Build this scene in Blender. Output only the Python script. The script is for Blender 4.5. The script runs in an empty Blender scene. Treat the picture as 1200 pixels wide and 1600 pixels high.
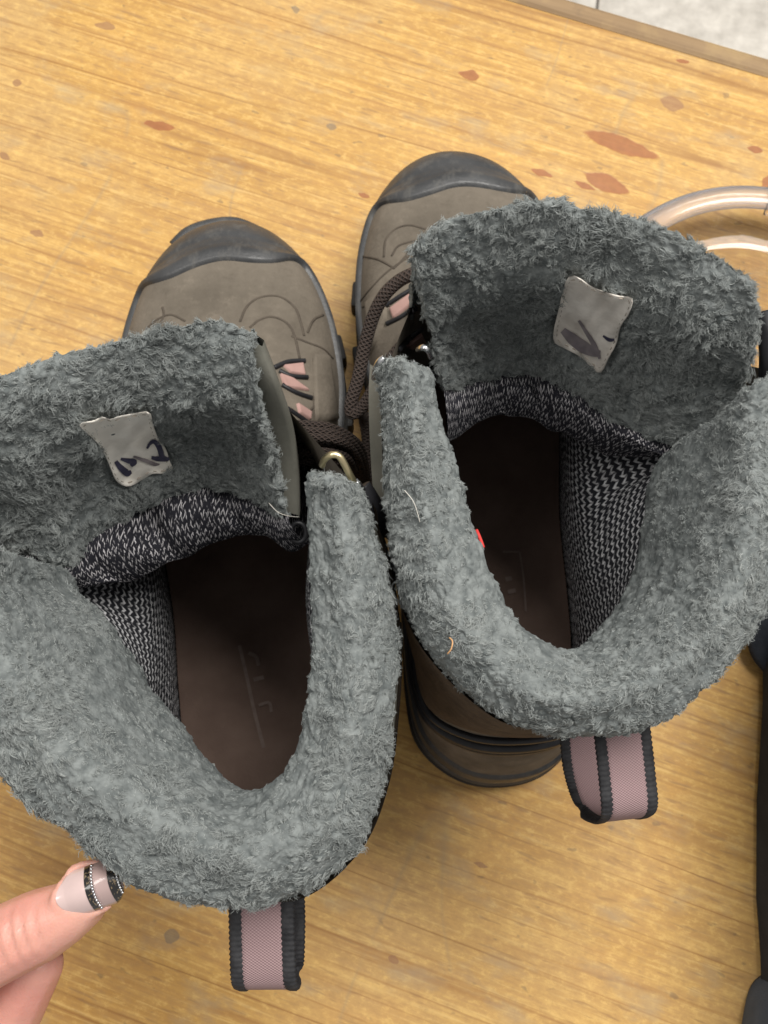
import bpy, bmesh, math, random
import numpy as np
from mathutils import Vector, Matrix, noise
from mathutils.bvhtree import BVHTree
from mathutils.kdtree import KDTree

random.seed(7)
rng = np.random.default_rng(11)
sc = bpy.context.scene
COL = sc.collection

# ------------------------------------------------------------------ camera
CAM_H, FPX, TILT = 0.40, 1450.0, math.radians(13.6)
cam_d = bpy.data.cameras.new("camera")
cam = bpy.data.objects.new("camera", cam_d)
COL.objects.link(cam)
cam.location = (0, 0, CAM_H)
cam.rotation_euler = (TILT, 0, 0)
cam_d.sensor_fit = 'VERTICAL'
cam_d.sensor_height = 36.0
cam_d.lens = 36.0 * FPX / 1600.0
cam_d.clip_start = 0.01
cam_d.clip_end = 50
cam_d.dof.use_dof = True
cam_d.dof.focus_distance = 0.232
cam_d.dof.aperture_fstop = cam_d.lens / 0.85
sc.camera = cam

# ------------------------------------------------------------------ world, lamps, exposure
wd = bpy.data.worlds.new("World")
sc.world = wd
wd.use_nodes = True
wd.node_tree.nodes["Background"].inputs[0].default_value = (1.0, 0.98, 0.95, 1)
wd.node_tree.nodes["Background"].inputs[1].default_value = 0.41


def area(name, loc, target, sx, sy, power, col):
    d = bpy.data.lights.new(name, 'AREA')
    d.shape = 'RECTANGLE'
    d.size, d.size_y = sy, sx        # local Y points across, towards the target
    d.energy = power
    d.color = col
    o = bpy.data.objects.new(name, d)
    COL.objects.link(o)
    o.location = loc
    o.rotation_euler = (Vector(target) - Vector(loc)).to_track_quat('-Z', 'Y').to_euler()
    return o


area("ceiling_lamp", (0.50, 0.62, 1.70), (0.0, 0.1, 0), 0.50, 1.1, 40, (1.0, 0.97, 0.92))
area("ceiling_lamp", (-0.75, 0.45, 1.75), (0.0, 0.1, 0), 0.45, 1.3, 12, (1.0, 0.97, 0.92))

sc.view_settings.view_transform = 'Standard'
sc.view_settings.look = 'None'
sc.view_settings.exposure = 0.0
sc.view_settings.gamma = 1.0
sc.render.engine = 'CYCLES'
sc.cycles.use_denoising = True
sc.cycles.max_bounces = 8


# ------------------------------------------------------------------ helpers
def ray(px, py):
    u, v = (px - 600) / FPX, (800 - py) / FPX
    return Vector((u, math.sin(TILT) + v * math.cos(TILT), -math.cos(TILT) + v * math.sin(TILT)))


def P(px, py, z):
    d = ray(px, py)
    s = (CAM_H - z) / -d.z
    return np.array((d.x * s, d.y * s, z))


def PP(pts):
    return np.array([P(*p) for p in pts])


def cr(pts, n, closed=False):
    """Catmull-Rom resample of control points along axis 0, n samples."""
    p = np.asarray(pts, float)
    k = len(p)
    if closed:
        t = np.linspace(0, k, n, endpoint=False)
        i = np.floor(t).astype(int)
        f = t - i
        a, b, c, d = p[(i - 1) % k], p[i % k], p[(i + 1) % k], p[(i + 2) % k]
    else:
        t = np.linspace(0, k - 1, n)
        i = np.minimum(np.floor(t).astype(int), k - 2)
        f = t - i
        ext = np.concatenate([[2 * p[0] - p[1]], p, [2 * p[-1] - p[-2]]])
        a, b, c, d = ext[i], ext[i + 1], ext[i + 2], ext[i + 3]
    f = f.reshape((-1,) + (1,) * (p.ndim - 1))
    return 0.5 * (2 * b + (c - a) * f + (2 * a - 5 * b + 4 * c - d) * f ** 2 + (3 * b - a - 3 * c + d) * f ** 3)


def arcres(p, n, closed=True):
    """Resample a dense polyline at equal arc length."""
    q = np.concatenate([p, p[:1]]) if closed else p
    L = np.concatenate([[0], np.cumsum(np.linalg.norm(np.diff(q, axis=0), axis=1))])
    t = np.linspace(0, L[-1], n, endpoint=not closed)
    return np.stack([np.interp(t, L, q[:, k]) for k in range(q.shape[1])], 1)


def halves(loop, ca, sa, n):
    """closed loop resampled from the heel to the front and back again, n points"""
    d = cr(loop, 1200, True)
    rel = d[:, :2] - d[:, :2].mean(0)
    lat = rel @ np.array([ca, sa])
    lng = rel @ np.array([-sa, ca])
    d = np.roll(d, -int(np.argmin(lng + 1.2 * np.abs(lat))), 0)
    rel = d[:, :2] - d[:, :2].mean(0)
    f = int(np.argmax(rel @ np.array([-sa, ca]) - 1.2 * np.abs(rel @ np.array([ca, sa]))))
    a = arcres(d[:f + 1], n // 2 + 1, False)
    b = arcres(np.concatenate([d[f:], d[:1]]), n // 2 + 1, False)
    return np.concatenate([a[:-1], b[:-1]])


def obj(name, verts, faces, mat, parent=None, uv=None, smooth=True):
    me = bpy.data.meshes.new(name)
    base = np.array(parent_loc(parent)) if parent else np.zeros(3)
    v = np.asarray(verts, float) - base
    me.from_pydata(v.tolist(), [], [list(map(int, f)) for f in faces])
    if smooth:
        me.polygons.foreach_set("use_smooth", [True] * len(me.polygons))
    if uv is not None:
        ul = me.uv_layers.new(name="UVMap")
        vi = np.zeros(len(me.loops), int)
        me.loops.foreach_get("vertex_index", vi)
        ul.data.foreach_set("uv", np.asarray(uv, float)[vi].ravel())
    me.materials.append(mat)
    o = bpy.data.objects.new(name, me)
    COL.objects.link(o)
    if parent:
        o.parent = parent
    return o


def parent_loc(o):
    l = Vector((0, 0, 0))
    while o:
        l = l + o.location
        o = o.parent
    return l


def thing(name, loc, label, cat, group=None):
    o = bpy.data.objects.new(name, None)
    o.empty_display_size = 0.02
    COL.objects.link(o)
    o.location = loc
    o['label'] = label
    o['category'] = cat
    if group:
        o['group'] = group
    return o


def tag(o, label=None, cat=None, group=None, kind=None):
    for k, v in (('label', label), ('category', cat), ('group', group), ('kind', kind)):
        if v:
            o[k] = v
    return o


def gridfaces(n, m, cu=False, cv=False):
    i, j = np.meshgrid(np.arange(n if cu else n - 1), np.arange(m if cv else m - 1), indexing='ij')
    i, j = i.ravel(), j.ravel()
    i2, j2 = (i + 1) % n, (j + 1) % m
    return np.stack([i * m + j, i2 * m + j, i2 * m + j2, i * m + j2], 1)


def grid_uv(n, m, su=1, sv=1):
    u, v = np.meshgrid(np.linspace(0, su, n), np.linspace(0, sv, m), indexing='ij')
    return np.stack([u.ravel(), v.ravel()], 1)


def grid(name, g, mat, parent=None, cu=False, cv=False, uv=None):
    n, m = g.shape[:2]
    return obj(name, g.reshape(-1, 3), gridfaces(n, m, cu, cv), mat, parent,
               grid_uv(n, m) if uv is None else uv)


def gnormals(g, cu=False, cv=False, up=True):
    if cu:
        a = np.roll(g, -1, 0) - np.roll(g, 1, 0)
    else:
        a = np.gradient(g, axis=0)
    if cv:
        b = np.roll(g, -1, 1) - np.roll(g, 1, 1)
    else:
        b = np.gradient(g, axis=1)
    n = np.cross(a, b)
    n /= np.linalg.norm(n, axis=2, keepdims=True) + 1e-12
    return n


def tube(name, path, r, mat, parent=None, nseg=8, flat=1.0, n=None, caps=True, closed=False, up=(0, 0, 1), rmod=None, twist=0.0):
    p = np.asarray(path, float)
    if n:
        p = cr(p, n, closed)
    k = len(p)
    t = (np.roll(p, -1, 0) - np.roll(p, 1, 0)) if closed else np.gradient(p, axis=0)
    t /= np.linalg.norm(t, axis=1, keepdims=True) + 1e-12
    upv = np.tile(np.array(up, float), (k, 1))
    s = np.cross(t, upv)
    bad = np.linalg.norm(s, axis=1) < 0.05
    s[bad] = np.cross(t[bad], np.array([0.3, 1, 0.1]))
    s /= np.linalg.norm(s, axis=1, keepdims=True)
    w = np.cross(s, t)
    rr = np.broadcast_to(np.asarray(r, float), (k,)).copy()
    if rmod is not None:
        rr = rr * rmod
    a = np.linspace(0, 2 * math.pi, nseg, endpoint=False)
    L = np.concatenate([[0], np.cumsum(np.linalg.norm(np.diff(p, axis=0), axis=1))])
    aa = a[None, :] + (twist * L)[:, None]
    if twist:
        off = s[:, None] * (np.cos(aa) * rr[:, None])[..., None] + w[:, None] * (np.sin(aa) * rr[:, None] * flat)[..., None]
    else:
        off = s[:, None] * (np.cos(a)[None] * rr[:, None])[..., None] + w[:, None] * (np.sin(a)[None] * rr[:, None] * flat)[..., None]
    g = p[:, None] + off
    f = gridfaces(k, nseg, closed, True).tolist()
    v = g.reshape(-1, 3)
    if caps and not closed:
        f.append(list(range(nseg)))
        f.append(list(range((k - 1) * nseg, k * nseg))[::-1])
    uv = np.stack([np.repeat(L, nseg) * 100, np.tile(np.linspace(0, 1, nseg), k)], 1)
    return obj(name, v, f, mat, parent, uv)


def box(name, c, s, mat, parent=None, bevel=0.0, rot=0.0, seg=2):
    bm = bmesh.new()
    bmesh.ops.create_cube(bm, size=1)
    for v in bm.verts:
        v.co = Vector((v.co.x * s[0], v.co.y * s[1], v.co.z * s[2]))
    if bevel:
        bmesh.ops.bevel(bm, geom=bm.edges[:], offset=bevel, segments=seg, profile=0.6, affect='EDGES')
    bmesh.ops.rotate(bm, verts=bm.verts, cent=(0, 0, 0), matrix=Matrix.Rotation(rot, 3, 'Z'))
    v = np.array([x.co for x in bm.verts]) + np.array(c)
    bm.verts.index_update()
    f = [[x.index for x in q.verts] for q in bm.faces]
    bm.free()
    return obj(name, v, f, mat, parent, smooth=False)


# ------------------------------------------------------------------ materials
class NT:
    def __init__(s, name):
        s.m = bpy.data.materials.new(name)
        s.m.use_nodes = True
        s.t = s.m.node_tree
        s.n = s.t.nodes
        s.b = s.n["Principled BSDF"]
        s.tc = None

    def new(s, ty, **kw):
        x = s.n.new(ty)
        for k, v in kw.items():
            setattr(x, k, v)
        return x

    def L(s, a, b):
        s.t.links.new(a, b)

    def coord(s, kind='Object'):
        if not s.tc:
            s.tc = s.new('ShaderNodeTexCoord')
        return s.tc.outputs[kind]

    def mapping(s, src, scale=(1, 1, 1), loc=(0, 0, 0), rot=(0, 0, 0)):
        x = s.new('ShaderNodeMapping')
        x.inputs['Scale'].default_value = scale
        x.inputs['Location'].default_value = loc
        x.inputs['Rotation'].default_value = rot
        s.L(src, x.inputs[0])
        return x.outputs[0]

    def noise(s, src, scale, detail=3, rough=0.55, dist=0.0):
        x = s.new('ShaderNodeTexNoise')
        x.inputs['Scale'].default_value = scale
        x.inputs['Detail'].default_value = detail
        x.inputs['Roughness'].default_value = rough
        x.inputs['Distortion'].default_value = dist
        s.L(src, x.inputs['Vector'])
        return x.outputs['Fac']

    def ramp(s, src, stops, interp='LINEAR'):
        x = s.new('ShaderNodeValToRGB')
        x.color_ramp.interpolation = interp
        e = x.color_ramp.elements
        while len(e) < len(stops):
            e.new(0.5)
        for el, (p, c) in zip(e, stops):
            el.position = p
            el.color = (c, c, c, 1) if isinstance(c, (int, float)) else (*c, 1)
        s.L(src, x.inputs[0])
        return x.outputs[0]

    def math(s, op, a, b=None, c=None, clamp=False):
        x = s.new('ShaderNodeMath', operation=op, use_clamp=clamp)
        for i, v in enumerate((a, b, c)):
            if v is None:
                continue
            if isinstance(v, (int, float)):
                x.inputs[i].default_value = v
            else:
                s.L(v, x.inputs[i])
        return x.outputs[0]

    def mix(s, fac, a, b, mode='MIX'):
        x = s.new('ShaderNodeMix', data_type='RGBA', blend_type=mode)
        for sock, v in ((x.inputs[0], fac), (x.inputs[6], a), (x.inputs[7], b)):
            if isinstance(v, (int, float)):
                sock.default_value = v
            elif isinstance(v, tuple):
                sock.default_value = (*v, 1)
            else:
                s.L(v, sock)
        return x.outputs[2]

    def bump(s, h, strength=0.3, dist=0.001):
        x = s.new('ShaderNodeBump')
        x.inputs['Strength'].default_value = strength
        x.inputs['Distance'].default_value = dist
        s.L(h, x.inputs['Height'])
        s.L(x.outputs[0], s.b.inputs['Normal'])
        return x

    def sep(s, src):
        x = s.new('ShaderNodeSeparateXYZ')
        s.L(src, x.inputs[0])
        return x.outputs

    def col(s, c):
        if isinstance(c, tuple):
            s.b.inputs['Base Color'].default_value = (*c, 1)
        else:
            s.L(c, s.b.inputs['Base Color'])

    def set(s, **kw):
        for k, v in kw.items():
            s.b.inputs[k.replace('_', ' ')].default_value = v
        return s


def mottled(name, c1, c2, scale=60, rough=0.7, bump=0.2, bscale=600, bdist=0.0006, detail=4, spec=0.3):
    t = NT(name)
    co = t.coord()
    n = t.noise(co, scale, detail, 0.6)
    t.col(t.mix(t.ramp(n, [(0.3, 0.0), (0.7, 1.0)]), c1, c2))
    t.set(Roughness=rough)
    t.b.inputs['Specular IOR Level'].default_value = spec
    if bump:
        t.bump(t.noise(co, bscale, 3, 0.6), bump, bdist)
    return t.m


# table: local X runs along the grain
GA = math.radians(-19.6)
EDGE_A = P(820, 0, 0)
TBL_LOC = np.array((0.0, 0.0, 0.0))


def tloc(px, py):
    w = P(px, py, 0)
    c, s = math.cos(-GA), math.sin(-GA)
    return (w[0] * c - w[1] * s, w[0] * s + w[1] * c)


def wood_material():
    t = NT("worn_varnished_wood")
    co = t.coord()
    wob = t.new('ShaderNodeVectorMath', operation='MULTIPLY_ADD')
    nz = t.new('ShaderNodeTexNoise')
    nz.inputs['Scale'].default_value = 5
    nz.inputs['Detail'].default_value = 2
    t.L(co, nz.inputs['Vector'])
    t.L(nz.outputs['Color'], wob.inputs[0])
    wob.inputs[1].default_value = (0.0, 0.003, 0)
    t.L(co, wob.inputs[2])
    w = wob.outputs[0]
    fine = t.noise(t.mapping(w, (22, 520, 1)), 1.0, 4, 0.65)
    mid = t.noise(t.mapping(w, (9, 150, 1)), 1.0, 3, 0.55)
    wide = t.noise(t.mapping(w, (2.0, 34, 1)), 1.0, 2, 0.5)
    blot = t.noise(co, 26, 4, 0.6)
    big = t.noise(co, 7, 2, 0.5)
    c = t.mix(t.ramp(mid, [(0.30, 0.0), (0.72, 1.0)]), (0.43, 0.232, 0.058), (0.60, 0.362, 0.104))
    c = t.mix(t.math('MULTIPLY', t.ramp(fine, [(0.38, 1.0), (0.52, 0.0)]), 0.55), c, (0.42, 0.225, 0.075))
    c = t.mix(t.math('MULTIPLY', t.ramp(fine, [(0.54, 0.0), (0.68, 1.0)]), 0.65), c, (0.72, 0.485, 0.180))
    c = t.mix(t.math('MULTIPLY', t.ramp(wide, [(0.44, 0.0), (0.62, 1.0)]), 0.16), c, (0.50, 0.30, 0.12))
    # orange varnish patches and bleached worn patches
    c = t.mix(t.math('MULTIPLY', t.ramp(blot, [(0.56, 0.0), (0.72, 1.0)]), 0.45), c, (0.55, 0.285, 0.065))
    c = t.mix(t.math('MULTIPLY', t.ramp(blot, [(0.30, 1.0), (0.45, 0.0)]), 0.40), c, (0.52, 0.35, 0.145))
    c = t.mix(t.math('MULTIPLY', t.ramp(big, [(0.48, 0.0), (0.70, 1.0)]), 0.40), c, (0.52, 0.36, 0.18))
    mot = t.noise(t.mapping(co, (170, 290, 1)), 1.0, 5, 0.75)
    c = t.mix(t.math('MULTIPLY', t.ramp(mot, [(0.36, 1.0), (0.50, 0.0)]), 0.42), c, (0.36, 0.21, 0.085))
    c = t.mix(t.math('MULTIPLY', t.ramp(mot, [(0.52, 0.0), (0.64, 1.0)]), 0.55), c, (0.69, 0.455, 0.155))
    # long dark growth lines
    ln = t.noise(t.mapping(w, (0.7, 42, 1), (3.1, 0.7, 0)), 1.0, 1, 0.4)
    l1 = t.ramp(t.math('ABSOLUTE', t.math('SUBTRACT', ln, 0.5)), [(0.0, 1.0), (0.010, 0.0)])
    brk = t.ramp(t.noise(t.mapping(co, (9, 60, 1)), 1.0, 2), [(0.42, 0.0), (0.60, 1.0)])
    c = t.mix(t.math('MULTIPLY', t.math('MULTIPLY', l1, brk), 0.80), c, (0.27, 0.125, 0.035))
    ln2 = t.noise(t.mapping(w, (1.0, 95, 1), (8.1, 2.7, 0)), 1.0, 1, 0.4)
    l2 = t.ramp(t.math('ABSOLUTE', t.math('SUBTRACT', ln2, 0.48)), [(0.0, 1.0), (0.016, 0.0)])
    c = t.mix(t.math('MULTIPLY', t.math('MULTIPLY', l2, t.math('SUBTRACT', 1.0, brk)), 0.62), c, (0.33, 0.16, 0.05))
    ln3 = t.noise(t.mapping(w, (0.9, 60, 1), (2.2, 6.7, 0)), 1.0, 1, 0.4)
    l3 = t.ramp(t.math('ABSOLUTE', t.math('SUBTRACT', ln3, 0.53)), [(0.0, 1.0), (0.010, 0.0)])
    brk3 = t.ramp(t.noise(t.mapping(co, (6, 40, 1), (4, 4, 0)), 1.0, 2), [(0.45, 0.0), (0.58, 1.0)])
    c = t.mix(t.math('MULTIPLY', t.math('MULTIPLY', l3, brk3), 0.65), c, (0.30, 0.145, 0.045))
    # short pores and grey dirt specks
    por = t.noise(t.mapping(co, (60, 420, 1)), 1.0, 2, 0.5)
    c = t.mix(t.math('MULTIPLY', t.ramp(por, [(0.61, 0.0), (0.70, 1.0)]), 0.60), c, (0.30, 0.17, 0.07))
    sp = t.noise(t.mapping(co, (130, 230, 1), (1.3, 5.2, 0)), 1.0, 2, 0.45)
    c = t.mix(t.math('MULTIPLY', t.ramp(sp, [(0.69, 0.0), (0.75, 1.0)]), 0.50), c, (0.17, 0.115, 0.065))
    gr = t.noise(t.mapping(co, (30, 60, 1), (7.3, 1.2, 0)), 1.0, 4, 0.6)
    c = t.mix(t.math('MULTIPLY', t.ramp(gr, [(0.55, 0.0), (0.72, 1.0)]), 0.48), c, (0.36, 0.28, 0.18))
    # scratches: thin curved grey lines across the grain
    sv = t.noise(t.mapping(co, (14, 5, 1), (0, 0, 3.0), (0, 0, 0.9)), 1.0, 1, 0.3)
    s1 = t.ramp(t.math('ABSOLUTE', t.math('SUBTRACT', sv, 0.5)), [(0.0, 1.0), (0.006, 0.0)])
    sb = t.ramp(t.noise(co, 19, 1), [(0.56, 0.0), (0.62, 1.0)])
    c = t.mix(t.math('MULTIPLY', t.math('MULTIPLY', s1, sb), 0.35), c, (0.30, 0.22, 0.13))
    # red-brown places where the varnish is gouged, each where the photo has one
    stains = [(250, 197, 26, 8, 8, 0), (733, 117, 18, 9, 4, 0), (1050, 162, 20, 14, 0, 1), (970, 226, 66, 15, -3, 0),
              (947, 286, 42, 14, -6, 0), (845, 269, 18, 6, 0, 0), (913, 290, 18, 5, 0, 0), (1197, 292, 10, 22, 0, 0), (165, 41, 18, 8, 0, 1),
              (1180, 233, 14, 6, 0, 0), (1066, 95, 12, 4, 0, 0), (60, 365, 14, 6, 0, 1), (463, 14, 7, 7, 0, 2), (268, 1462, 12, 10, 0, 2),
              (570, 305, 10, 5, 0, 0), (750, 1352, 14, 4, 0, 1), (615, 1497, 9, 5, 0, 1), (8, 244, 12, 5, -15, 1), (516, 198, 10, 6, 0, 2), (25, 130, 10, 6, 0, 1)]
    dn = t.new('ShaderNodeTexNoise')
    dn.inputs['Scale'].default_value = 130
    dn.inputs['Detail'].default_value = 3
    t.L(co, dn.inputs['Vector'])
    off = t.new('ShaderNodeVectorMath', operation='MULTIPLY_ADD')
    off.inputs[1].default_value = (0.006, 0.0035, 0)
    t.L(dn.outputs['Color'], off.inputs[0])
    t.L(co, off.inputs[2])
    kinds = {0: [], 1: [], 2: []}
    for (px, py, a, b, rot, kd) in stains:
        x, y = tloc(px, py)
        k = np.linalg.norm(P(px + 10, py, 0) - P(px, py, 0)) / 10
        mp = t.new('ShaderNodeMapping', vector_type='TEXTURE')
        mp.inputs['Location'].default_value = (x + 0.003, y + 0.0017, 0)
        mp.inputs['Rotation'].default_value = (0, 0, math.radians(rot))
        mp.inputs['Scale'].default_value = (a * k, b * k * 1.1, 1)
        t.L(off.outputs[0], mp.inputs[0])
        xs = t.sep(mp.outputs[0])
        r = t.math('ADD', t.math('POWER', t.math('ABSOLUTE', xs[0]), 1.4), t.math('POWER', t.math('ABSOLUTE', xs[1]), 1.6))
        kinds[kd].append(t.ramp(r, [(0.80, 1.0), (1.0, 0.0)]))

    def comb(ls):
        o = ls[0]
        for x in ls[1:]:
            o = t.math('MAXIMUM', o, x)
        return o
    sn = t.noise(co, 300, 3)
    m0 = comb(kinds[0])
    c = t.mix(t.math('MULTIPLY', m0, 0.86), c, t.mix(sn, (0.22, 0.075, 0.026), (0.38, 0.135, 0.048)))
    c = t.mix(t.math('MULTIPLY', comb(kinds[1]), 0.70), c, (0.27, 0.135, 0.07))
    c = t.mix(t.math('MULTIPLY', comb(kinds[2]), 0.60), c, (0.17, 0.14, 0.105))
    t.col(c)
    t.L(t.ramp(t.math('ADD', t.math('MULTIPLY', fine, 0.5), t.math('MULTIPLY', blot, 0.5)), [(0.3, 0.42), (0.7, 0.62)]), t.b.inputs['Roughness'])
    t.b.inputs['Specular IOR Level'].default_value = 0.35
    h = t.math('SUBTRACT', t.math('MULTIPLY', fine, 0.5), t.math('MULTIPLY', m0, 0.6))
    t.bump(h, 0.25, 0.0006)
    return t.m


def edge_material():
    t = NT("worn_table_edge")
    co = t.coord()
    a = t.noise(t.mapping(co, (8, 200, 60)), 1.0, 4, 0.6)
    b = t.noise(co, 40, 4, 0.65)
    c = t.mix(t.ramp(a, [(0.3, 0.0), (0.7, 1.0)]), (0.20, 0.125, 0.06), (0.33, 0.22, 0.115))
    c = t.mix(t.math('MULTIPLY', t.ramp(b, [(0.5, 0.0), (0.72, 1.0)]), 0.6), c, (0.42, 0.29, 0.13))
    c = t.mix(t.math('MULTIPLY', t.ramp(b, [(0.30, 1.0), (0.42, 0.0)]), 0.5), c, (0.13, 0.085, 0.05))
    t.col(c)
    t.set(Roughness=0.7)
    t.bump(a, 0.3, 0.0008)
    return t.m


def fleece_material(pile):
    t = NT("grey_fleece_pile" if pile else "grey_fleece_backing")
    if pile:
        h = t.new('ShaderNodeHairInfo')
        geo = t.coord()
        n = t.noise(geo, 90, 2)
        n2 = t.noise(geo, 420, 2)
        c = t.mix(t.ramp(h.outputs['Random'], [(0.0, 0.0), (1.0, 1.0)]), (0.160, 0.175, 0.173), (0.345, 0.366, 0.358))
        c = t.mix(t.math('MULTIPLY', t.ramp(n, [(0.35, 0.0), (0.7, 1.0)]), 0.35), c, (0.38, 0.400, 0.388))
        c = t.mix(t.math('MULTIPLY', t.ramp(n2, [(0.35, 1.0), (0.5, 0.0)]), 0.35), c, (0.13, 0.145, 0.142))
        t.col(c)
        t.set(Roughness=0.85)
        t.b.inputs['Specular IOR Level'].default_value = 0.12
    else:
        co = t.coord()
        n = t.noise(co, 330, 3)
        t.col(t.mix(t.ramp(n, [(0.35, 0.0), (0.65, 1.0)]), (0.108, 0.120, 0.120), (0.210, 0.227, 0.224)))
        t.set(Roughness=0.95)
        t.b.inputs['Specular IOR Level'].default_value = 0.1
        t.bump(t.noise(co, 900, 2), 0.5, 0.001)
    return t.m


def knit_material(name, nu, nv, amp, light, dark, marl):
    """zigzag knit in UV; real colour of two yarns plus bump"""
    t = NT(name)
    uv = t.coord('UV')
    dn = t.new('ShaderNodeTexNoise')
    dn.inputs['Scale'].default_value = 30
    t.L(uv, dn.inputs['Vector'])
    add = t.new('ShaderNodeVectorMath', operation='MULTIPLY_ADD')
    add.inputs[1].default_value = (0.010, 0.006, 0)
    t.L(dn.outputs['Color'], add.inputs[0])
    t.L(uv, add.inputs[2])
    xs = t.sep(add.outputs[0])
    u = t.math('MULTIPLY', xs[0], nu)
    v = t.math('MULTIPLY', xs[1], nv)
    zig = t.math('MULTIPLY', t.math('PINGPONG', u, 0.5), amp)
    s = t.math('FRACT', t.math('ADD', v, zig))
    st = t.ramp(t.math('ABSOLUTE', t.math('SUBTRACT', s, 0.5)), [(0.14, 1.0), (0.24, 0.0)])
    gap = t.ramp(t.math('PINGPONG', u, 0.5), [(0.03, 0.25), (0.12, 1.0)])
    n = t.noise(t.mapping(uv, (nu * 1.3, nv * 1.1, 1)), 1.0, 2)
    m = t.math('MULTIPLY', t.math('MULTIPLY', st, gap), t.ramp(n, [(0.5 - marl, 0.0), (0.52, 1.0)]))
    t.col(t.mix(m, dark, light))
    t.set(Roughness=0.9)
    t.b.inputs['Specular IOR Level'].default_value = 0.15
    t.bump(t.math('ADD', m, t.math('MULTIPLY', n, 0.4)), 0.7, 0.0008)
    return t.m


def webbing_material(name, c1, c2, k):
    t = NT(name)
    uv = t.coord('UV')
    xs = t.sep(uv)
    a = t.math('SINE', t.math('MULTIPLY', xs[0], k))
    b = t.math('SINE', t.math('MULTIPLY', xs[1], 75.0))
    w = t.math('MULTIPLY', a, b)
    w = t.math('ADD', t.math('MULTIPLY', w, 0.5), 0.5)
    t.col(t.mix(w, c1, c2))
    t.set(Roughness=0.75)
    t.bump(w, 0.6, 0.0004)
    return t.m


def lace_material():
    t = NT("brown_braided_lace")
    xs = t.sep(t.coord('UV'))
    a = t.math('SINE', t.math('ADD', t.math('MULTIPLY', xs[0], 34.0), t.math('MULTIPLY', xs[1], 37.7)))
    b = t.math('SINE', t.math('SUBTRACT', t.math('MULTIPLY', xs[0], 34.0), t.math('MULTIPLY', xs[1], 37.7)))
    w = t.math('MAXIMUM', a, b)
    t.col(t.mix(t.ramp(w, [(0.2, 0.0), (0.95, 1.0)]), (0.030, 0.020, 0.016), (0.066, 0.045, 0.036)))
    t.set(Roughness=0.8)
    t.bump(w, 0.8, 0.0008)
    return t.m


def skin_material():
    t = NT("skin")
    co = t.coord()
    n = t.noise(co, 55, 3)
    n2 = t.noise(co, 22, 2)
    c = t.mix(t.ramp(n, [(0.3, 0.0), (0.7, 1.0)]), (0.56, 0.275, 0.215), (0.66, 0.365, 0.290))
    c = t.mix(t.math('MULTIPLY', t.ramp(n2, [(0.42, 0.0), (0.66, 1.0)]), 0.65), c, (0.58, 0.205, 0.175))
    t.col(c)
    t.set(Roughness=0.42)
    t.b.inputs['Subsurface Weight'].default_value = 0.25
    t.b.inputs['Subsurface Radius'].default_value = (0.006, 0.0025, 0.0014)
    t.b.inputs['Subsurface Scale'].default_value = 0.6
    v = t.new('ShaderNodeTexVoronoi', feature='DISTANCE_TO_EDGE')
    v.inputs['Scale'].default_value = 900
    t.L(co, v.inputs['Vector'])
    h = t.math('ADD', t.math('MULTIPLY', v.outputs['Distance'], 0.6), t.noise(co, 260, 3))
    t.bump(h, 0.22, 0.0007)
    return t.m


def leather_material():
    t = NT("taupe_nubuck")
    co = t.coord()
    a = t.noise(co, 28, 5, 0.65)
    b = t.noise(co, 110, 4, 0.7)
    c = t.mix(t.ramp(a, [(0.32, 0.0), (0.68, 1.0)]), (0.106, 0.090, 0.071), (0.186, 0.159, 0.127))
    c = t.mix(t.math('MULTIPLY', t.ramp(b, [(0.54, 0.0), (0.72, 1.0)]), 0.45), c, (0.23, 0.195, 0.155))
    c = t.mix(t.math('MULTIPLY', t.ramp(b, [(0.28, 1.0), (0.44, 0.0)]), 0.40), c, (0.075, 0.062, 0.048))
    t.col(c)
    t.set(Roughness=0.88)
    t.b.inputs['Specular IOR Level'].default_value = 0.2
    w = t.noise(t.mapping(co, (60, 150, 60)), 1.0, 3, 0.6, 0.8)
    h = t.math('ADD', t.math('MULTIPLY', w, 1.0), t.math('MULTIPLY', t.noise(co, 900, 3), 0.35))
    t.bump(h, 0.45, 0.0011)
    return t.m


M = {}
M['wood'] = wood_material()
M['edge'] = edge_material()
M['pile'] = fleece_material(True)
M['fleece'] = fleece_material(False)
M['knit'] = knit_material("herringbone_knit_lining", 118, 25, 1.0, (0.80, 0.80, 0.82), (0.030, 0.031, 0.037), 0.22)
M['knit_tongue'] = knit_material("marled_knit", 80, 15, 1.7, (0.58, 0.56, 0.58), (0.020, 0.020, 0.026), 0.04)
M['leather'] = leather_material()
M['leather_dark'] = mottled("dark_brown_fabric", (0.050, 0.036, 0.026), (0.095, 0.070, 0.050), 200, 0.9, 0.6, 1200, 0.001)
M['binding'] = mottled("grey_green_binding", (0.125, 0.125, 0.105), (0.17, 0.165, 0.14), 90, 0.7, 0.2, 1200, 0.0004)
_t = NT("scuffed_black_rubber")
_c = _t.coord()
_a = _t.noise(_c, 45, 5, 0.65)
_b = _t.noise(_t.mapping(_c, (160, 60, 160)), 1.0, 5, 0.7)
_k = _t.mix(_t.ramp(_a, [(0.3, 0.0), (0.7, 1.0)]), (0.026, 0.027, 0.029), (0.055, 0.056, 0.058))
_k = _t.mix(_t.math('MULTIPLY', _t.ramp(_b, [(0.52, 0.0), (0.72, 1.0)]), 0.55), _k, (0.13, 0.122, 0.108))
_t.col(_k)
_t.L(_t.ramp(_b, [(0.3, 0.34), (0.7, 0.62)]), _t.b.inputs['Roughness'])
_t.bump(_t.math('ADD', _b, _t.noise(_c, 700, 3)), 0.25, 0.0005)
M['rubber'] = _t.m
M['outsole'] = mottled("outsole_rubber", (0.018, 0.018, 0.019), (0.040, 0.038, 0.036), 60, 0.65, 0.3, 400, 0.0006)
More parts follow.
